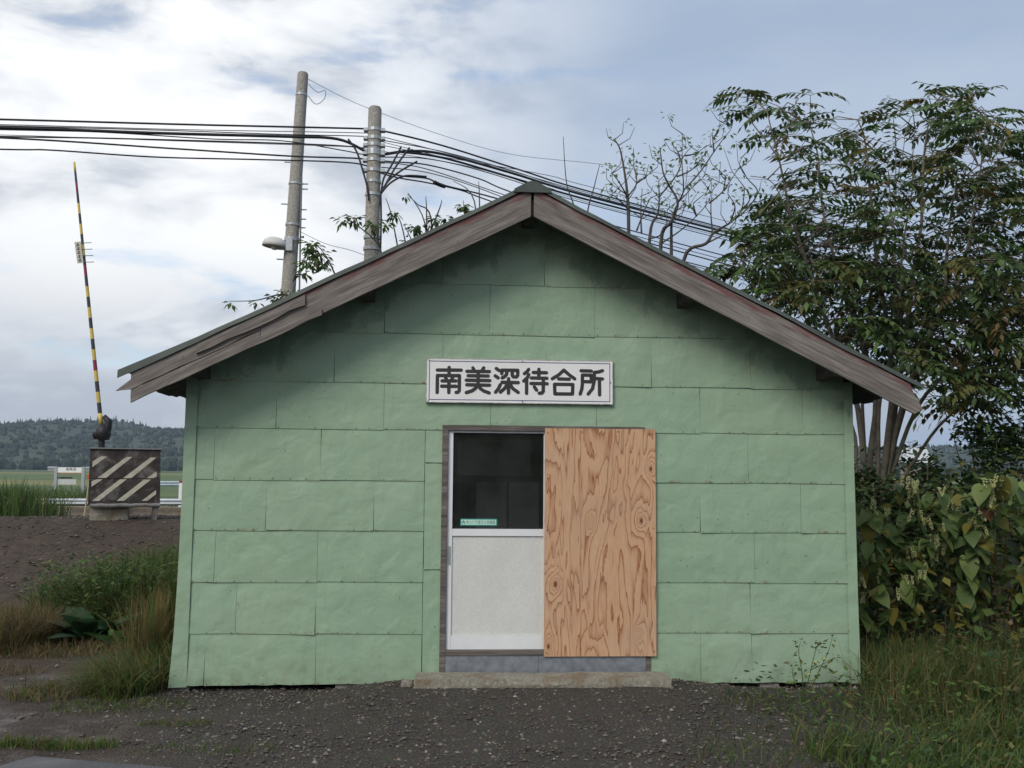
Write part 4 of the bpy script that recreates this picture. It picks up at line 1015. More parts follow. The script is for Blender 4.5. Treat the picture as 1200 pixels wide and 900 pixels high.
# fields: a sheet of crop green over the ground beyond the tracks
fd = MB(); fmats = [simple('field_green', (.075, .12, .035), .9, .35, .15), simple('field_yellow', (.17, .17, .055), .9, .3, .1), simple('field_dark', (.05, .085, .03), .9, .3, .1)]
for k, (y0, y1, mi) in enumerate(((18, 36, 2), (36, 75, 0), (75, 110, 1), (110, 230, 0), (230, 300, 1), (300, 640, 2))):
    n = 14; vs = []
    for i in range(n+1):
        for yy in (y0, (y0+y1)/2, y1): x = -500+1000*i/n; vs.append((x*(1 if y0 > 60 else .4), yy, gz(x, yy)+.06))
    fd.add(vs, [(i*3+j, (i+1)*3+j, (i+1)*3+j+1, i*3+j+1) for i in range(n) for j in range(2)], mi)
tag(fd.build('field', fmats), 'flat green and yellowing crop fields before the hill', kind='structure')

# ------------------------------------------------------------------ vegetation
G = {'fresh': leafmat('grass_fresh', (0.0944, 0.1595, 0.0297), .3), 'mid': leafmat('grass_mid', (0.0680, 0.1211, 0.0283), .3), 'dark': leafmat('grass_dark', (0.0379, 0.0728, 0.0227), .3),
     'straw': leafmat('grass_straw', (0.1976, 0.1406, 0.0570), .25), 'rust': leafmat('grass_rust', (.150, .100, .055), .3), 'olive': leafmat('grass_olive', (0.1322, 0.1340, 0.0399), .3)}
def blades(mb, n, pick, h0, h1, weights, lean=.5, w=.006, bend=.6, zoff=-.02, dirx=0.0, hk=None, patch=None):
    tot = sum(weights)
    for _ in range(n):
        x, y = pick(); z = gz(x, y)+zoff; h = random.uniform(h0, h1)
        if hk: h *= hk(x, y)
        a = random.random()*2*PI; L = lean*random.random()
        dx, dy = math.cos(a)*L+dirx*random.uniform(.3, 1), math.sin(a)*L; b = random.random()*PI; wx, wy = math.cos(b)*w*random.uniform(.6, 1.3), math.sin(b)*w
        vs = []
        for t, ww in ((0, 1), (.4, .85), (.75, .55)):
            k = t*(1-bend)+t*t*bend; zz = h*(t-.28*L*t*t*t)
            px_, py_ = x+dx*h*k, y+dy*h*k; vs += [(px_-wx*ww, py_-wy*ww, z+zz), (px_+wx*ww, py_+wy*ww, z+zz)]
        vs.append((x+dx*h*1.05, y+dy*h*1.05, z+h*(1-.34*L)))
        wq = weights
        if patch and noise.noise(Vector((x*1.3, y*1.3, 21)))+random.uniform(-.18, .18) > .05: wq = patch
        r = random.random()*sum(wq); mi = 0
        while r > wq[mi]: r -= wq[mi]; mi += 1
        mb.add(vs, [(0, 1, 3, 2), (2, 3, 5, 4), (4, 5, 6)], mi)
GM = [G['fresh'], G['mid'], G['dark'], G['straw'], G['rust'], G['olive']]
def grass(name, label, jobs):
    mb = MB()
    for j in jobs: blades(mb, *j[0], **j[1])
    return tag(mb.build(name, GM), label, 'grass', kind='stuff')
def rej(x0, x1, y0, y1, fn):
    def f():
        while True:
            x, y = random.uniform(x0, x1), random.uniform(y0, y1)
            if random.random() < fn(x, y): return x, y
    return f
def ell(cx, cy, rx, ry):
    def f():
        r = math.sqrt(random.random()); a = random.random()*6.283; return cx+rx*r*math.cos(a), cy+ry*r*math.sin(a)
    return f
nzz = lambda x, y, s=1.0, o=0.0: noise.noise(Vector((x*s, y*s, 11+o)))
# right-hand verge
def vden(x, y):
    edge = 1.65 + .6*nzz(x, y, .9) - .55*min(0, y+.2)*0 - (.0 if y > -1.0 else .55*(-1.0-y))
    return sm(edge-.55, edge+.55, x)*(.35+.65*sm(-.25, .15, nzz(x, y, 1.6)))*(0 if (x < 2.8 and y > -.25) else 1)
hv_ = lambda x, y: (.55+.6*sm(-.4, .4, nzz(x, y, .8, 3)))*(.45+.55*sm(1.6, 3.2, x))
grass('verge_grass', 'unmown mixed grass and weeds right of the hut', [
    ((18000, rej(.8, 7.5, -3.2, 1.6, vden), .10, .32, (2.0, 4, 3.4, .6, .4, 2.2)), dict(patch=(.6, 2, 3, 1.8, 1.2, 4), lean=1.25, w=.0042, hk=hv_, bend=.8)),
    ((2600, rej(2.8, 7.5, -1.2, 1.2, lambda x, y: 1), .18, .46, (1.5, 3, 3, 1.2, .5, 2.5)), dict(lean=1.2, w=.0035, bend=.8)),
    ((2600, rej(2.7, 4.3, -.6, .6, lambda x, y: sm(.8, .2, abs(x-3.35))), .2, .48, (1.5, 3, 2, 2.2, .5, 2.5)), dict(lean=1.15, w=.0035, bend=.8)),
    ((2600, rej(1.6, 4.0, -3.2, -1.5, vden), .12, .32, (3.2, 4, 2, .6, .3, 2)), dict(lean=1.2, w=.005, dirx=.35, bend=.85)),
    ((1500, rej(4.2, 8, -2.6, .3, lambda x, y: 1), .2, .42, (1.2, 4, 3, 1, .8, 3)), dict(lean=1.2, w=.0045, bend=.8)),
    ((420, rej(2.4, 7.0, -2.2, 1.0, vden), .40, .70, (.2, 1, 1, 4, 1.2, 3)), dict(lean=.8, w=.0025, bend=.9))])
# small broad-leaved weeds mixed in
def weed_leaves(mb, n, pick, h0, h1, sz, mis):
    for _ in range(n):
        x, y = pick(); z = gz(x, y)+random.uniform(h0, h1); a = random.random()*6.283; s = sz*random.uniform(.6, 1.3); el = random.uniform(-.5, .6)
        d = Vector((math.cos(a)*math.cos(el), math.sin(a)*math.cos(el), math.sin(el))); sd_ = Vector((-math.sin(a), math.cos(a), random.uniform(-.3, .3))); c = Vector((x, y, z))
        mb.add([c, c+d*s*.45+sd_*s*.27, c+d*s, c+d*s*.45-sd_*s*.27, c+d*s*.5-Vector((0, 0, s*.06))], [(0, 4, 1), (1, 4, 2), (2, 4, 3), (3, 4, 0)], random.choice(mis))
wl_ = MB(); weed_leaves(wl_, 6000, rej(1.6, 7.5, -3.2, 1.4, vden), .02, .26, .055, (0, 1, 1, 2, 2, 5)); weed_leaves(wl_, 1600, rej(3.2, 7.5, -1.5, 1.3, lambda x, y: 1), .1, .5, .075, (1, 1, 2, 2, 5, 4))
tag(wl_.build('verge_weeds', GM), 'small leafy weeds among the grass right of the hut', 'weeds', kind='stuff')
# left: tall grass on the bank, weeds, dry grass, corner tuft
def near(px, py): p = gp(px, py); return p.x, p.y
bkx = at(40, 590, 11.5).x
grass('bank_grass', 'tall green grass along the top of the bank left of the striped box', [
    ((3400, rej(-13.5, at(48, 600, 11).x, 10.2, 12.5, lambda x, y: 1), .45, .85, (3, 4, 2, .25, .1, .8)), dict(lean=.9, w=.008)),
    ((700, rej(-10.5, at(62, 600, 9.8).x, 9.2, 10.4, lambda x, y: sm(at(62, 600, 9.8).x, at(30, 600, 9.8).x, x)), .4, .75, (2, 4, 2, .3, .1, .8)), dict(lean=.9, w=.008)),
    ((3000, rej(-18, at(107, 600, 17.5).x, 16.8, 20.5, lambda x, y: 1), .45, .85, (3, 4, 2, .25, .1, 1.2)), dict(lean=.9, w=.011)),
    ((900, rej(at(186, 600, 18).x, -2.5, 17, 20, lambda x, y: 1), .2, .4, (3, 4, 2, .3, .1, 1)), dict(lean=.9, w=.010))])
x1_, y1_ = near(170, 790); x2_, y2_ = near(25, 762); x3_, y3_ = near(150, 728); x4_, y4_ = near(105, 738)
grass('corner_grass', 'matted green and straw grass against the left corner of the hut', [
    ((1500, ell(-3.05, .30, .22, .60), .18, .42, (2.5, 3, 1, 2.4, .3, 3)), dict(lean=1.5, w=.004, dirx=-.35, bend=.85)),
    ((1300, ell(-3.12, .02, .30, .30), .16, .36, (2, 2.5, 1, 3.0, .6, 2.5)), dict(lean=1.5, w=.004, dirx=-.6, bend=.9)),
    ((600, ell(-3.22, 1.1, .16, .6), .45, .85, (1, 1.5, .5, 5, .5, 2)), dict(lean=.55, w=.004)),
    ((600, ell(-3.65, -.02, .4, .28), .07, .18, (1, 1.4, .6, 2, 2.2, 1.6)), dict(lean=1.5, w=.0035)),
    ((600, ell(-3.0, -.5, .5, .25), .03, .10, (3, 3, 1, .5, .2, 1)), dict(lean=1.4, w=.0035))])
grass('dry_grass', 'reddish brown dry grass mound at the left edge', [
    ((3600, ell(x2_-.36, y2_+.25, .52, .55), .28, .54, (.15, .5, .4, 2.2, 5, 2.0)), dict(lean=1.3, w=.0035, bend=.8)),
    ((900, ell(x2_+.45, y2_-.15, .7, .3), .08, .20, (.2, .6, .4, 1.6, 4, 1.6)), dict(lean=1.5, w=.0035)),
    ((500, ell(x2_-.1, y2_-1.0, .7, .22), .05, .12, (.3, .4, .4, .8, 4, .8)), dict(lean=1.4, w=.0035))])
pg = gp(55, 878)
grass('road_edge_grass', 'low green tuft of grass at the edge of the asphalt', [((900, ell(pg.x, pg.y+.02, .45, .07), .04, .11, (4, 3, .5, 1.5, .5, 3)), dict(lean=1.0, w=.0035)), ((300, ell(pg.x+1.0, pg.y-.1, .5, .12), .03, .07, (2, 3, 1, 1, 1, 2)), dict(lean=1.0, w=.0035)),
    ((260, ell(gp(205, 850).x, gp(205, 850).y, .25, .10), .03, .08, (2, 4, 1, 1, 2, 2)), dict(lean=1.1, w=.0035))])
grass('weed_thicket', 'dense green weeds at the foot of the bank left of the hut', [
    ((4600, ell(-4.30, 4.0, 1.05, 1.2), .40, .95, (3, 4.4, 2.2, .5, .3, 1.8)), dict(lean=1.2, w=.0055, bend=.8, hk=lambda x, y: .65+.45*sm(-5.3, -4.1, x))),
    ((900, ell(-3.9, 5.0, .7, .8), .4, .8, (3, 4, 2, .3, .3, 2)), dict(lean=1.0, w=.006))])
wl_ = MB(); weed_leaves(wl_, 3600, ell(-4.30, 3.8, 1.05, 1.2), .1, .7, .07, (0, 0, 1, 1, 2, 2, 5)); weed_leaves(wl_, 900, ell(x4_+.25, y4_-.35, .75, .25), .03, .22, .07, (0, 0, 1, 1))
tag(wl_.build('thicket_leaves', GM), 'mixed small leaves of the weed thicket left of the hut', 'weeds', kind='stuff')

# shapes of single leaves
def leaf_mesh(name, L, wdt, mat, fold=.18, droop=.25, heart=True):
    mb = MB(); prof = ([(0, .05), (-.05, .28), (.08, .43), (.28, .50), (.52, .46), (.74, .31), (.91, .11), (1.0, 0)] if heart else [(0, .04), (.15, .22), (.35, .42), (.55, .46), (.75, .34), (.92, .14), (1.0, 0)])
    for t, w in prof:
        z = -droop*L*t*t; tm = max(t, 0)
        mb.v += [(tm*L, 0, -droop*L*tm*tm), (t*L, w*wdt, z+fold*w*wdt), (t*L, -w*wdt, z+fold*w*wdt)]
    for i in range(len(prof)-1): a = i*3; b = a+3; mb.f += [(a, b, b+1, a+1), (a, a+2, b+2, b)]; mb.m += [0, 0]
    return mb.mesh(name, mat, True)
KM = [leafmat('knotweed_green', (0.1676, 0.2269, 0.0659), .25, .3, .5), leafmat('knotweed_dark', (0.0972, 0.1537, 0.0475), .25, .3, .5), leafmat('knotweed_yellow', (0.2324, 0.2094, 0.0456), .25, .35, .5), leafmat('knotweed_rust', (.20, .095, .03), .3, .3, .6), leafmat('knotweed_brown', (.13, .065, .03), .3, .2, .7)]
KL = [[leaf_mesh('broad_leaf', .175*s, .140*s, m, .22, .4) for s in (.8, 1.15)] for m in KM]
fl_ = MB()
for k in range(46):
    t = random.random(); a = random.random()*6.283; r = .018*(1-t*.6); c = Vector((r*math.cos(a), r*math.sin(a), -.13*t)); s = random.uniform(.005, .009)
    fl_.add([c+Vector(q)*s for q in OCT], OF)
FLM = fl_.mesh('flower_cluster', leafmat('knotweed_flower', (.60, .62, .32), .2, .3, .7))
stem_m = simple('knotweed_stem', (.12, .085, .04), .6, .3)
def knotweed(label, cx, cy, n, hh, spread, nleaf, toward=-.35):
    z0 = gz(cx, cy); t = thing('knotweed_bush', label, 'bush', (cx, cy, z0), 'knotweed bushes right of the hut')
    mb = MB(); spots = []
    for k in range(n):
        a = random.random()*6.283; r = spread*.35*math.sqrt(random.random()); b0 = Vector((r*math.cos(a), r*math.sin(a), -.05))
        H = hh*random.uniform(.62, 1.0); lean = Vector((math.cos(a)*spread*random.uniform(.3, .8), math.sin(a)*spread*.45+toward*random.uniform(0, .9), 0))
        pts = []
        for q in range(9):
            s = q/8; pts.append(b0+lean*s**1.8+Vector((0, 0, H*(s-.16*s**4)))+Vector((.02*math.sin(q*3.1), .02*math.cos(q*2.7), 0)))
        mb.tube(pts, [.011*(1-.75*q/8) for q in range(9)], 6)
        for q in range(int(H*9)):
            s = .22+.78*(q+.5)/(H*9); i = min(7, int(s*8)); p = pts[i].lerp(pts[i+1], s*8-i); spots.append((p, q, s, lean))
    mb.build('stems', stem_m, t, True)['kind'] = 'stuff'
    random.shuffle(spots)
    small = MB()
    for p, q, s, ln in spots*3:
        a = random.random()*6.283; el = random.uniform(-1.0, .2); l = random.uniform(.09, .17); d = Vector((math.cos(a)*math.cos(el), math.sin(a)*math.cos(el), math.sin(el))); sv = Vector((-math.sin(a), math.cos(a), random.uniform(-.3, .3))); c = p+Vector((random.gauss(0, .10), random.gauss(0, .10), random.gauss(-.05, .10)))
        small.add([c, c+d*l*.35+sv*l*.38, c+d*l, c+d*l*.35-sv*l*.38], [(0, 1, 2), (0, 2, 3)], random.choice((0, 1, 1, 1, 2)))
    small.build('small_leaves', KM, t)['kind'] = 'stuff'
    spots.sort(key=lambda e: e[0].y-.25*e[0].z+random.uniform(-.25, .25)); spots = spots[:nleaf]
    for p, q, s, ln in spots:
        a = random.random()*6.283
        if random.random() < .7: a = -PI/2+random.uniform(-1.2, 1.2)
        r = random.random(); mi = 0 if r < .48 else 1 if r < .82 else 2 if r < .95 else 3 if r < .97 else 4
        if s > .8 and mi == 4: mi = 0
        off = Vector((math.cos(a), math.sin(a), .1))*.05
        o = link('leaf', random.choice(KL[mi]), t, p+off, (random.uniform(-.5, .5), random.uniform(.3, 1.15), a)); k = random.uniform(.75, 1.15); o.scale = (k, k, k)
    tops = [q for q in spots if q[2] > .5]; random.shuffle(tops)
    for p, q, s, ln in tops[:int(nleaf*.42)]:
        a = random.random()*6.283
        for z in range(random.choice((1, 2, 2))):
            o = link('flower_cluster', FLM, t, p+Vector((math.cos(a+z)*.07, math.sin(a+z)*.05-.10, .07)), (random.uniform(-.4, .4), random.uniform(-.4, .4), a)); k = random.uniform(.6, 1.1); o.scale = (k, k, k)
    return t
knotweed('broad-leaved flowering bush nearest the right corner of the hut', 3.50, 1.55, 12, 1.62, .85, 90)
knotweed('broad-leaved flowering bush in the middle of the right thicket', 4.20, 1.6, 14, 2.15, .95, 110)
knotweed('broad-leaved flowering bush at the right edge of the picture', 4.90, 1.55, 13, 2.2, .95, 100)
# dark scrub behind the knotweed
SM_ = [leafmat('scrub_dark', (0.0368, 0.0684, 0.0246), .3, .25), leafmat('scrub_mid', (0.0595, 0.1010, 0.0304), .3, .25), leafmat('scrub_olive', (0.1058, 0.1190, 0.0315), .3, .25)]
def scrub(name, label, cx, cy, rx, ry, h, n, size=.10):
    z0 = gz(cx, cy); t = thing(name, label, 'shrub', (cx, cy, z0), 'dark shrubs behind the hut'); mb = MB(); tw = MB()
    for k in range(14):
        a = random.random()*6.283; r = random.random()**.5; e = Vector((rx*r*math.cos(a)*.8, ry*r*math.sin(a)*.8, h*random.uniform(.55, .9)))
        tw.tube([Vector((e.x*.2, e.y*.2, -.05)), e*.5+Vector((0, 0, h*.1)), e], [.018, .011, .004], 5)
    tw.build('branches', stem_m, t)['kind'] = 'stuff'
    cl = [(Vector((rx*random.uniform(-1, 1)*.85, ry*random.uniform(-1, 1)*.85, h*random.uniform(.12, .9))), random.uniform(.22, .42)) for _ in range(34)]
    for _ in range(n):
        c, r = random.choice(cl); d = Vector((random.gauss(0, 1), random.gauss(0, 1), random.gauss(0, .8))).normalized()*r*random.random()**.4; p = c+d
        if p.z < .02: continue
        s = size*random.uniform(.6, 1.3); a = random.random()*6.283; el = random.uniform(-.9, .4)
        dd = Vector((math.cos(a)*math.cos(el), math.sin(a)*math.cos(el), math.sin(el))); sv = Vector((-math.sin(a), math.cos(a), random.uniform(-.4, .4)))
        mb.add([p, p+dd*s*.5+sv*s*.28, p+dd*s, p+dd*s*.5-sv*s*.28], [(0, 1, 2), (0, 2, 3)], 0 if random.random() < .5 else (1 if random.random() < .8 else 2))
    o = mb.build('crown', SM_, t); return t
scrub('dark_shrub', 'dark shrub under the tree just behind the right hut corner', 4.0, 3.1, .9, .7, .95, 2400)
scrub('dark_shrub', 'tall dark shrub behind the flowering bushes at the right edge', 5.9, 3.6, 1.2, .8, 2.75, 6500)
scrub('dark_shrub', 'dark shrub filling the gap between tree and right edge', 4.95, 3.3, .9, .7, 2.15, 4800)
scrub('dark_shrub', 'low dark shrub far out at the right', 7.4, 4.2, 1.3, 1.0, 2.6, 3600)
scrub('distant_shrub', 'low dark shrub glimpsed behind the tree stems', 6.6, 9.0, 2.2, 1.2, 1.3, 3000, .14)

# compound-leaf tree: many stems from one stool, long drooping fronds
BK = simple('grey_bark', (.155, .135, .108), .85, .35, 8, .4)
WM = [leafmat('walnut_dark', (0.0555, 0.0914, 0.0334), .3, .28), leafmat('walnut_mid', (0.0894, 0.1427, 0.0437), .3, .28), leafmat('walnut_olive', (0.1138, 0.1157, 0.0348), .3, .28), leafmat('walnut_rust', (.13, .085, .030), .3, .3), leafmat('walnut_fresh', (.085, .17, .035), .2, .35), leafmat('walnut_yellow', (.22, .165, .035), .2, .35)]
def frond(mb, p, a, L, droop, mi, leaf=.13, npair=6):
    d = Vector((math.cos(a), math.sin(a), 0)); s = Vector((-math.sin(a), math.cos(a), 0)); tilt = random.uniform(-.5, .5); s = (s+Vector((0, 0, tilt))).normalized()
    pts = []
    for k in range(npair+1):
        t = k/npair; pts.append(p+d*L*(t-.15*droop*t*t)+Vector((0, 0, L*(.25*t-droop*t*t))))
    for k in range(npair):
        q, w = pts[k], pts[k+1]; v = Vector((0, 0, .004)); mb.add([q-v, w-v, w+v, q+v], [(0, 1, 2, 3)], mi)
    for k in range(1, npair+1):
        q = pts[k]; tan = (pts[k]-pts[k-1]).normalized()
        for sg_ in ((-1, 1) if k < npair else (0,)):
            if random.random() < .06: continue
            ld = (s*sg_*.9+tan*(.45 if sg_ else 1)+Vector((0, 0, -.35*random.random()-.1))).normalized(); l = leaf*random.uniform(.8, 1.15)*(.75 if k == 1 else 1)
            n_ = ld.cross(Vector((0, 0, 1))); n_ = n_.normalized() if n_.length > .1 else s; n_ = (n_+Vector((0, 0, random.uniform(-.4, .4)))).normalized()
            w_ = l*.24
            mb.add([q, q+ld*l*.4+n_*w_, q+ld*l+Vector((0, 0, -.02)), q+ld*l*.4-n_*w_, q+ld*l*.5-Vector((0, 0, w_*.4))], [(0, 4, 1), (1, 4, 2), (2, 4, 3), (3, 4, 0)], mi)
tb = at(1022, 620, 4.6); tb = Vector((tb.x, 4.6, gz(tb.x, 4.6)))
tree = thing('walnut_tree', 'tall many-stemmed tree with drooping compound leaves right of the hut', 'tree', tb)
limbs = []     # every limb as polyline in picture coordinates with its own distance
LIMB = [
 ([(1016, 640), (1012, 560), (1006, 480), (985, 420), (955, 340), (930, 260), (912, 190), (900, 130)], 4.6, 3.6, .050),
 ([(1018, 640), (1020, 540), (1025, 470), (1010, 400), (985, 330), (965, 250), (958, 180), (950, 150)], 4.6, 4.9, .050),
 ([(1022, 640), (1036, 540), (1046, 460), (1040, 390), (1030, 320), (1022, 240), (1015, 170), (1005, 140)], 4.6, 3.9, .055),
 ([(1024, 640), (1042, 550), (1050, 470), (1060, 400), (1072, 320), (1080, 240), (1085, 170), (1092, 125)], 4.6, 4.4, .055),
 ([(1026, 640), (1040, 560), (1062, 470), (1090, 400), (1120, 330), (1140, 260), (1150, 190), (1146, 130)], 4.6, 5.3, .045),
 ([(1026, 640), (1038, 570), (1075, 480), (1120, 420), (1160, 370), (1195, 310), (1220, 260)], 4.7, 4.0, .040),
 ([(1014, 640), (1004, 560), (998, 500), (960, 440), (920, 390), (885, 340), (865, 300)], 4.6, 4.2, .035),
 ([(1022, 640), (1030, 520), (1020, 430), (1000, 360), (1000, 290), (1010, 230)], 4.8, 5.9, .040),
 ([(1024, 640), (1046, 520), (1070, 440), (1100, 370), (1110, 300), (1120, 220), (1175, 180)], 4.7, 3.3, .040),
 ([(1030, 600), (1070, 540), (1110, 490), (1150, 455), (1190, 430), (1225, 420)], 4.5, 3.7, .028),
 ([(1020, 640), (1014, 540), (1008, 470), (1012, 400), (1030, 330), (1048, 250), (1052, 170)], 4.7, 4.6, .034),
 ([(1023, 640), (1028, 540), (1034, 460), (1050, 380), (1058, 300), (1068, 220), (1072, 150)], 4.6, 3.5, .034),
 ([(985, 420), (1005, 350), (1030, 290), (1050, 220), (1060, 160)], 4.4, 4.2, .025),
 ([(955, 340), (940, 300), (915, 270), (895, 245)], 3.9, 3.6, .016),
 ([(1060, 400), (1050, 330), (1045, 250), (1040, 190)], 4.5, 5.6, .025),
 ([(930, 260), (905, 215), (880, 205)], 3.8, 3.7, .010), ([(912, 190), (880, 140), (858, 118)], 3.6, 3.5, .012), ([(912, 190), (925, 140), (935, 118)], 3.6, 3.5, .010)]
for i, (wp, ya, yb, r0) in enumerate(LIMB):
    n = len(wp); pts = smooth([at(x, y, ya+(yb-ya)*k/(n-1)) for k, (x, y) in enumerate(wp)], 4)
    if wp[0][1] == 640: pts = [Vector((tb.x+random.uniform(-.07, .07), tb.y+random.uniform(-.07, .07), tb.z-.1))]+pts
    pts = [p+noise.noise_vector(p*1.7)*.04 for p in pts]
    mb = MB(); N = len(pts); mb.tube([p-tb for p in pts], [max(.005, r0*(1-.88*k/(N-1))) for k in range(N)], 8)
    mb.build('trunk' if i in (0, 3) else 'limb', BK, tree, True); limbs.append(pts)
allp = [p for l in limbs for p in l[3:]]
CROWN = [(848, 112), (852, 98), (880, 88), (912, 84), (938, 100), (958, 106), (958, 124), (985, 140), (1010, 128), (1042, 110), (1075, 120), (1100, 103), (1145, 108), (1168, 138), (1205, 160), (1250, 190), (1260, 480), (1190, 470), (1130, 485), (1085, 470), (1055, 425), (1000, 400), (900, 345), (850, 326), (848, 300), (890, 268), (905, 225), (905, 180), (888, 140)]
def inpoly(x, y, P):
    c = False; j = len(P)-1
    for i in range(len(P)):
        if (P[i][1] > y) != (P[j][1] > y) and x < (P[j][0]-P[i][0])*(y-P[i][1])/(P[j][1]-P[i][1])+P[i][0]: c = not c
        j = i
    return c
cr = MB(); tw = MB(); cnt = 0; tries = 0
while cnt < 880 and tries < 40000:
    tries += 1; x, y = random.uniform(840, 1270), random.uniform(82, 482)
    if not inpoly(x, y, CROWN): continue
    Y = random.uniform(2.9, 6.6); p = at(x, y, Y)
    g = noise.noise(p*1.05+Vector((3, 1, 7)))
    dens = .10+.90*sm(-.14, .10, g)
    if x < 965 and y < 240: dens *= .55
    if y > 300: dens = max(dens, .75)                      # stems show through low in the middle
    if y > 290 and x > 1060: dens = max(dens, .8)
    if y < 210: dens *= .62
    if random.random() > dens: continue
    q = min(allp, key=lambda a: (a-p).length_squared + (0 if a.z < p.z+.1 else 1.5))
    if (q-p).length > 1.45: continue
    cnt += 1
    tw.tube([q-tb, q.lerp(p, .5)-tb+Vector((0, 0, .07)), p-tb], [.009, .006, .004], 4, caps=False)
    a0_ = math.atan2(p.y-q.y, p.x-q.x)
    for k in range(random.choice((2, 2, 3))):
        r = random.random(); low = sm(300, 180, y)
        mi = 0 if r < .36 else 1 if r < .76 else 2 if r < .935 else 3 if r < .96 else 4 if r < .985 else 5
        if noise.noise(p*.9+Vector((9, 9, 9))) > .22 and mi in (1, 2) and random.random() < .5: mi = random.choice((2, 2, 2, 3))
        frond(cr, p-tb, a0_+random.uniform(-1.6, 1.6), random.uniform(.32, .55), random.uniform(.05, .6)+(.3 if y > 290 else 0), mi, random.uniform(.10, .15), random.choice((5, 6, 6, 7)))
tw.build('twigs', BK, tree)['kind'] = 'stuff'
cr.build('crown', WM, tree)['kind'] = 'stuff'

# nearly bare tree behind the roof
def zb_(x, y): return (680+x/5.295, 140+y/5.295)
BT = [[(300, 1500), (300, 670), (293, 480), (275, 330), (245, 180), (205, 120)], [(293, 480), (350, 395), (333, 290), (330, 180)], [(350, 395), (395, 365), (430, 335)], [(293, 480), (235, 380), (190, 330)], [(293, 470), (250, 440), (205, 410)],
      [(420, 1500), (430, 740), (485, 570), (487, 380)], [(500, 1500), (500, 770), (560, 640), (605, 515), (545, 400), (510, 310), (495, 170)], [(605, 515), (640, 440), (632, 270), (635, 90)], [(640, 440), (740, 330), (830, 200), (880, 130), (935, 60), (940, 20)], [(490, 480), (600, 340), (640, 230), (700, 160)], [(600, 355), (700, 305), (790, 190)], [(622, 260), (605, 200), (565, 150)], [(650, 225), (720, 210), (785, 160)], [(830, 200), (818, 80)],
      [(640, 1500), (640, 880), (780, 770), (830, 700), (930, 640), (1000, 560), (1020, 420)], [(930, 640), (1030, 560), (1100, 450), (1040, 370), (990, 290), (1005, 230)], [(500, 770), (620, 690), (720, 600), (800, 500), (815, 390)], [(800, 520), (890, 440), (990, 290)], [(570, 1500), (565, 810), (570, 620), (605, 515)], [(820, 700), (810, 560), (820, 440)], [(890, 440), (905, 340)], [(930, 640), (960, 540), (920, 470)], [(1000, 560), (1050, 500), (1030, 430)], [(430, 740), (520, 700), (540, 560)], [(605, 515), (660, 460), (740, 370)], [(720, 600), (700, 520)], [(350, 690), (400, 560), (440, 480)], [(380, 700), (375, 560), (385, 430)], [(780, 770), (880, 720), (920, 690)], [(300, 560), (220, 480), (180, 470)]]
btY = 5.9; bb = at(*zb_(470, 1500), btY); bb = Vector((bb.x, btY, gz(bb.x, btY)))
bt = thing('bare_tree', 'nearly bare tree with upswept twigs rising behind the right roof slope', 'tree', bb)
tips = []
BKD = simple('dark_twig_bark', (.075, .068, .060), .85, .3, 12)
for i, wp in enumerate(BT):
    Ya = btY+.5*math.sin(i*1.7)
    pts = smooth([at(*zb_(x, y), btY+(Ya-btY)*min(1, k/2)) for k, (x, y) in enumerate(wp)], 5)
    if wp[0][1] == 1500: pts = [Vector((bb.x+(pts[0].x-bb.x)*.35, btY, bb.z-.1))]+pts[2:]
    r0 = .030 if wp[0][1] == 1500 else .014
    mb = MB(); N = len(pts); mb.tube([p-bb for p in pts], [max(.005, r0*(1-.8*k/(N-1))) for k in range(N)], 6); mb.build('trunk' if wp[0][1] == 1500 and i == 6 else 'branch', BKD, bt, True)
    tips.append(pts[-1])
    for k in range(2 if r0 < .02 else 4):
        q = pts[random.randint(N//3, N-1)]; sd2 = random.choice((-1, 1)); l = random.uniform(.25, .6)
        e = q+Vector((sd2*l*random.uniform(.25, .7), random.uniform(-.25, .25), l*random.uniform(.5, .95)))
        if e.z < 2.6: continue
        mb = MB(); mb.tube([q-bb, q.lerp(e, .5)-bb+Vector((sd2*.05, 0, -.03)), e-bb], [.007, .005, .0035], 5); mb.build('twig', BKD, bt, True); tips.append(e)
    if random.random() < .7: tips.append(pts[int(N*.72)])
lm = MB(); PAL = [leafmat('pale_leaf', (.22, .30, .10), .25, .55), leafmat('pale_leaf_green', (.13, .21, .065), .25, .55)]
def spray(mb, p, n, s, R=.10, mats=2, up=.2):
    for _ in range(n):
        a = random.random()*6.283; el = random.uniform(-.9, .5)+up; d = Vector((math.cos(a)*math.cos(el), math.sin(a)*math.cos(el), math.sin(el))); c = p+d*random.uniform(.02, R); l = s*random.uniform(.7, 1.3); sv = Vector((-math.sin(a), math.cos(a), random.uniform(-.6, .6)))
        mb.add([c, c+d*l*.5+sv*l*.25, c+d*l-Vector((0, 0, l*.25)), c+d*l*.5-sv*l*.25], [(0, 1, 2), (0, 2, 3)], random.randrange(mats))
for p in tips: spray(lm, p-bb, random.randint(2, 8), .075, .08)
lm.build('leaves', PAL, bt)['kind'] = 'stuff'

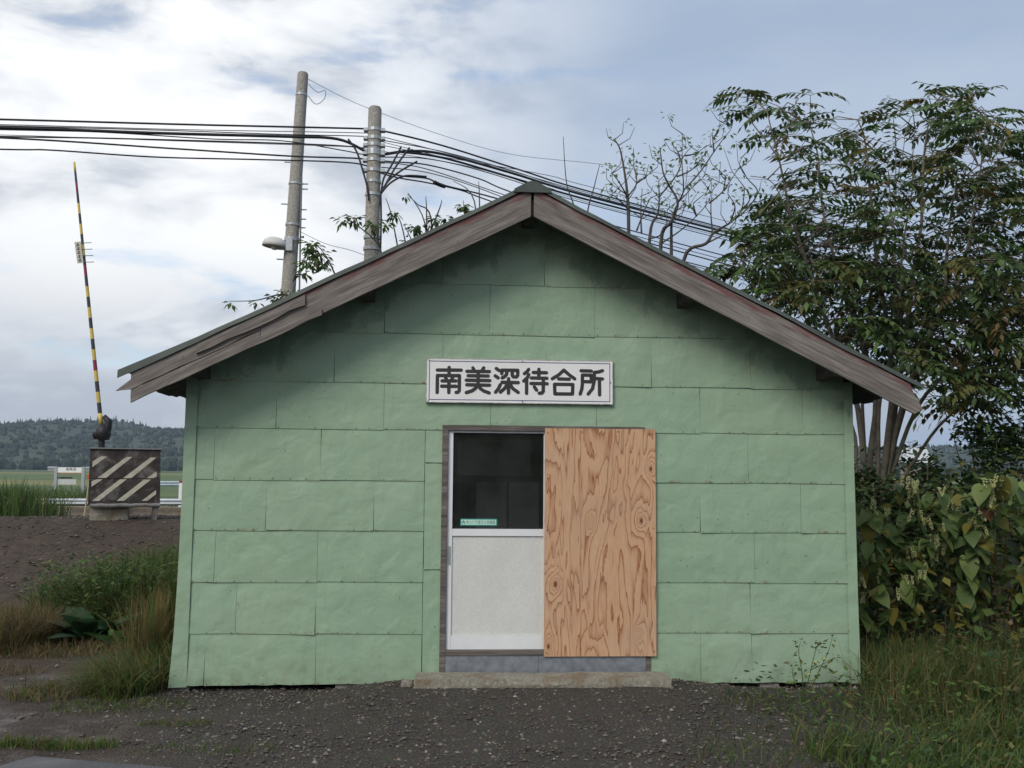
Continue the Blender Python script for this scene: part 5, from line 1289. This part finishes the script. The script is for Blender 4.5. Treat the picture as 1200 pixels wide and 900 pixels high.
# saplings peeping over the left roof slope
SPL = [leafmat('sapling_green', (.12, .21, .06), .3, .5), leafmat('sapling_brown', (.075, .085, .035), .3, .4)]
def sapling(label, Y, stems, leaves, bx=None):
    b0 = at(*stems[0][0], Y); gb_ = Vector((b0.x, Y, gz(b0.x, Y))); t = thing('sapling', label, 'sapling', gb_, 'saplings behind the left roof slope')
    for wp in stems:
        pts = smooth([at(x, y, Y) for x, y in wp], 5)
        if wp is stems[0] or wp[0][1] > 330: pts = [Vector((pts[0].x, Y, gz(pts[0].x, Y)-.1))]+pts
        mb = MB(); N = len(pts); mb.tube([p-gb_ for p in pts], [max(.004, .016*(1-.75*k/(N-1))) for k in range(N)], 5); mb.build('stem', BKD, t, True)
    mb = MB()
    for (x, y, n, R) in leaves: spray(mb, at(x, y, Y+random.uniform(-.15, .15))-gb_, int(n*1.7), .085, R, 2, -.25)
    mb.build('leaves', SPL, t)['kind'] = 'stuff'
sapling('leafy sapling beside the taller pole above the left roof slope', 4.8, [[(400, 340), (385, 305), (370, 285)], [(385, 305), (368, 320), (362, 300)]], [(365, 285, 40, .17), (372, 296, 40, .18), (360, 305, 34, .16), (378, 308, 16, .12), (356, 318, 14, .1)])
sapling('low dark sapling at the foot of the taller pole', 4.9, [[(352, 352), (330, 345), (300, 352), (268, 353)], [(345, 348), (350, 340)]], [(340, 343, 40, .17), (355, 342, 26, .14), (325, 347, 30, .13), (300, 353, 7, .06), (270, 354, 6, .05)])
sapling('sapling with tufted leaves around the shorter pole', 4.7, [[(450, 330), (445, 290), (420, 265), (408, 258)], [(445, 290), (440, 262)]], [(402, 256, 16, .10), (415, 254, 18, .11), (440, 261, 24, .12), (452, 262, 10, .08)])
sapling('spindly twiggy sapling right of the shorter pole', 5.6, [[(470, 330), (466, 290), (458, 250), (452, 232)], [(500, 330), (498, 262), (478, 226)], [(508, 330), (505, 255), (490, 240), (484, 234)], [(500, 300), (500, 250), (499, 230)], [(480, 330), (478, 300), (470, 262), (462, 248)], [(505, 270), (515, 245), (518, 234)], [(490, 300), (484, 285), (474, 264)]],
        [(462, 249, 16, .09), (485, 265, 18, .12), (508, 255, 18, .11), (522, 254, 12, .09), (475, 228, 4, .05), (480, 282, 16, .10), (490, 262, 8, .1)])
sapling('bare thin whips just left of the ridge', 5.4, [[(562, 330), (556, 236), (531, 212)], [(563, 330), (562, 240), (561, 213)], [(548, 330), (545, 260), (543, 235)]], [(543, 240, 20, .10), (552, 246, 14, .09), (548, 250, 10, .08)])
sapling('two bare whips just right of the ridge', 5.4, [[(677, 330), (674, 250), (664, 215), (660, 160)], [(688, 330), (688, 255), (696, 220), (703, 192)]], [(690, 262, 3, .05)])

# broad-leaved docks on the left, each leaf its own piece
DK = [leafmat('dock_dark', (0.0388, 0.0936, 0.0356), .25, .25, .45), leafmat('dock_green', (0.0948, 0.2048, 0.0527), .25, .3, .5)]
DL = [[leaf_mesh('dock_leaf', .46, .17, m, .12, .35, False) for m in DK][i] for i in (0, 1)]
def dock(label, px, py, n, size, mi, el=.9):
    c = gp(px, py); t = thing('broad_leaf_plant', label, 'plant', c, 'broad-leaved plants left of the hut')
    for k in range(n):
        a = k*2.4+random.uniform(-.4, .4); s = size*random.uniform(.7, 1.15)
        o = link('leaf', DL[mi], t, (math.cos(a)*.04, math.sin(a)*.04, .02), (random.uniform(-.25, .25), -random.uniform(.25, el), a)); o.scale = (s, s, s)
dock('large dark broad-leaved plant between dry grass and weeds', 104, 752, 18, 1.35, 0)
dock('dark broad-leaved plant right beside the largest one', 128, 746, 14, 1.1, 0)
dock('dark broad-leaved plant nearest the dry grass mound', 84, 748, 12, 1.05, 0)
dock('small bright green broad-leaved plant in front of the dark ones', 134, 758, 11, .6, 1, 1.1)

# slender weed standing before the right end of the hut
wb = gp(942, 822); wd = thing('slender_weed', 'slender seeding weed with tiny yellow flowers before the right hut wall', 'weed', wb)
for wp in ([(942, 822), (940, 790), (936, 765), (938, 752)], [(942, 822), (950, 785), (956, 762), (960, 752)], [(944, 822), (958, 790), (970, 765), (975, 748)], [(940, 822), (930, 795), (928, 778)], [(950, 785), (965, 778), (978, 770)], [(946, 822), (975, 800), (992, 790)]):
    Yw = wb.y-.05; pts = smooth([at(x, y, Yw) for x, y in wp], 5); mb = MB(); N = len(pts); mb.tube([p-wb for p in pts], [max(.0018, .004*(1-.6*k/(N-1))) for k in range(N)], 5); s_ = mb.build('stem', G['mid'], wd)
    mb = MB()
    for k in range(3, N, 2): spray(mb, pts[k]-wb, 2, .045, .02, 2, .3)
    spray(mb, pts[-1]-wb, 5, .03, .015, 2, .3)
    mb.build('leaves', [G['mid'], G['olive']], wd)['kind'] = 'stuff'
yf_ = simple('yellow_petal', (.6, .45, .03), .6, .1)
for (x, y) in ((956, 776), (966, 772), (948, 790)):
    c = at(x, y, wb.y-.07)-wb; mb = MB(); mb.lathe([(.001, -.005), (.010, 0), (.007, .006), (.001, .008)], c, 8); mb.build('flower', yf_, wd)

# unseen hedge added behind the camera, tall and dense to darken the door glass
hd = MB(); nxh, nzh = 60, 8
for j in range(nzh+1):
    for i in range(nxh+1):
        x = -45+90*i/nxh; h = 5.5+1.6*noise.noise(Vector((x*.12, 1, 5))); t = j/nzh
        hd.v.append((x, -32-1.6*t*t+.8*noise.noise(Vector((x*.5, t*4, 2))), -.6+h*t+.3*noise.noise(Vector((x*.7, t*3, 8)))))
for j in range(nzh):
    for i in range(nxh): hd.f.append((j*(nxh+1)+i+1, j*(nxh+1)+i, (j+1)*(nxh+1)+i, (j+1)*(nxh+1)+i+1)); hd.m.append(0)
for _ in range(9000):
    p = random.choice(hd.v[:(nxh+1)*(nzh+1)]); c = Vector(p)+Vector((random.uniform(-.8, .8), random.uniform(.0, .6), random.uniform(-.4, .5))); a = random.random()*6.283; el = random.uniform(-1, .6); l = random.uniform(.12, .28); d = Vector((math.cos(a)*math.cos(el), math.sin(a)*math.cos(el), math.sin(el))); sv = Vector((-math.sin(a), math.cos(a), random.uniform(-.5, .5)))
    hd.add([c, c+d*l*.5+sv*l*.4, c+d*l, c+d*l*.5-sv*l*.4], [(0, 1, 2), (0, 2, 3)], random.choice((0, 0, 1)))
tag(hd.build('added_hedge', SM_), 'unseen dark hedge added behind the camera to darken the door glass reflection', 'hedge', kind='stuff')

# damp air: far hill fades slightly
hz_ = MB(); hz_.box((-2600, -70, -6), (2600, 2200, 190))
hm_ = bpy.data.materials.new('damp_air'); hm_.use_nodes = True; t_ = hm_.node_tree; t_.nodes.clear()
o_ = t_.nodes.new('ShaderNodeOutputMaterial'); v_ = t_.nodes.new('ShaderNodeVolumePrincipled'); v_.inputs['Color'].default_value = (.62, .78, .97, 1); v_.inputs['Density'].default_value = .00020
t_.links.new(v_.outputs[0], o_.inputs['Volume'])
tag(hz_.build('haze', hm_), 'thin damp haze over the fields and hill', 'haze', kind='stuff')
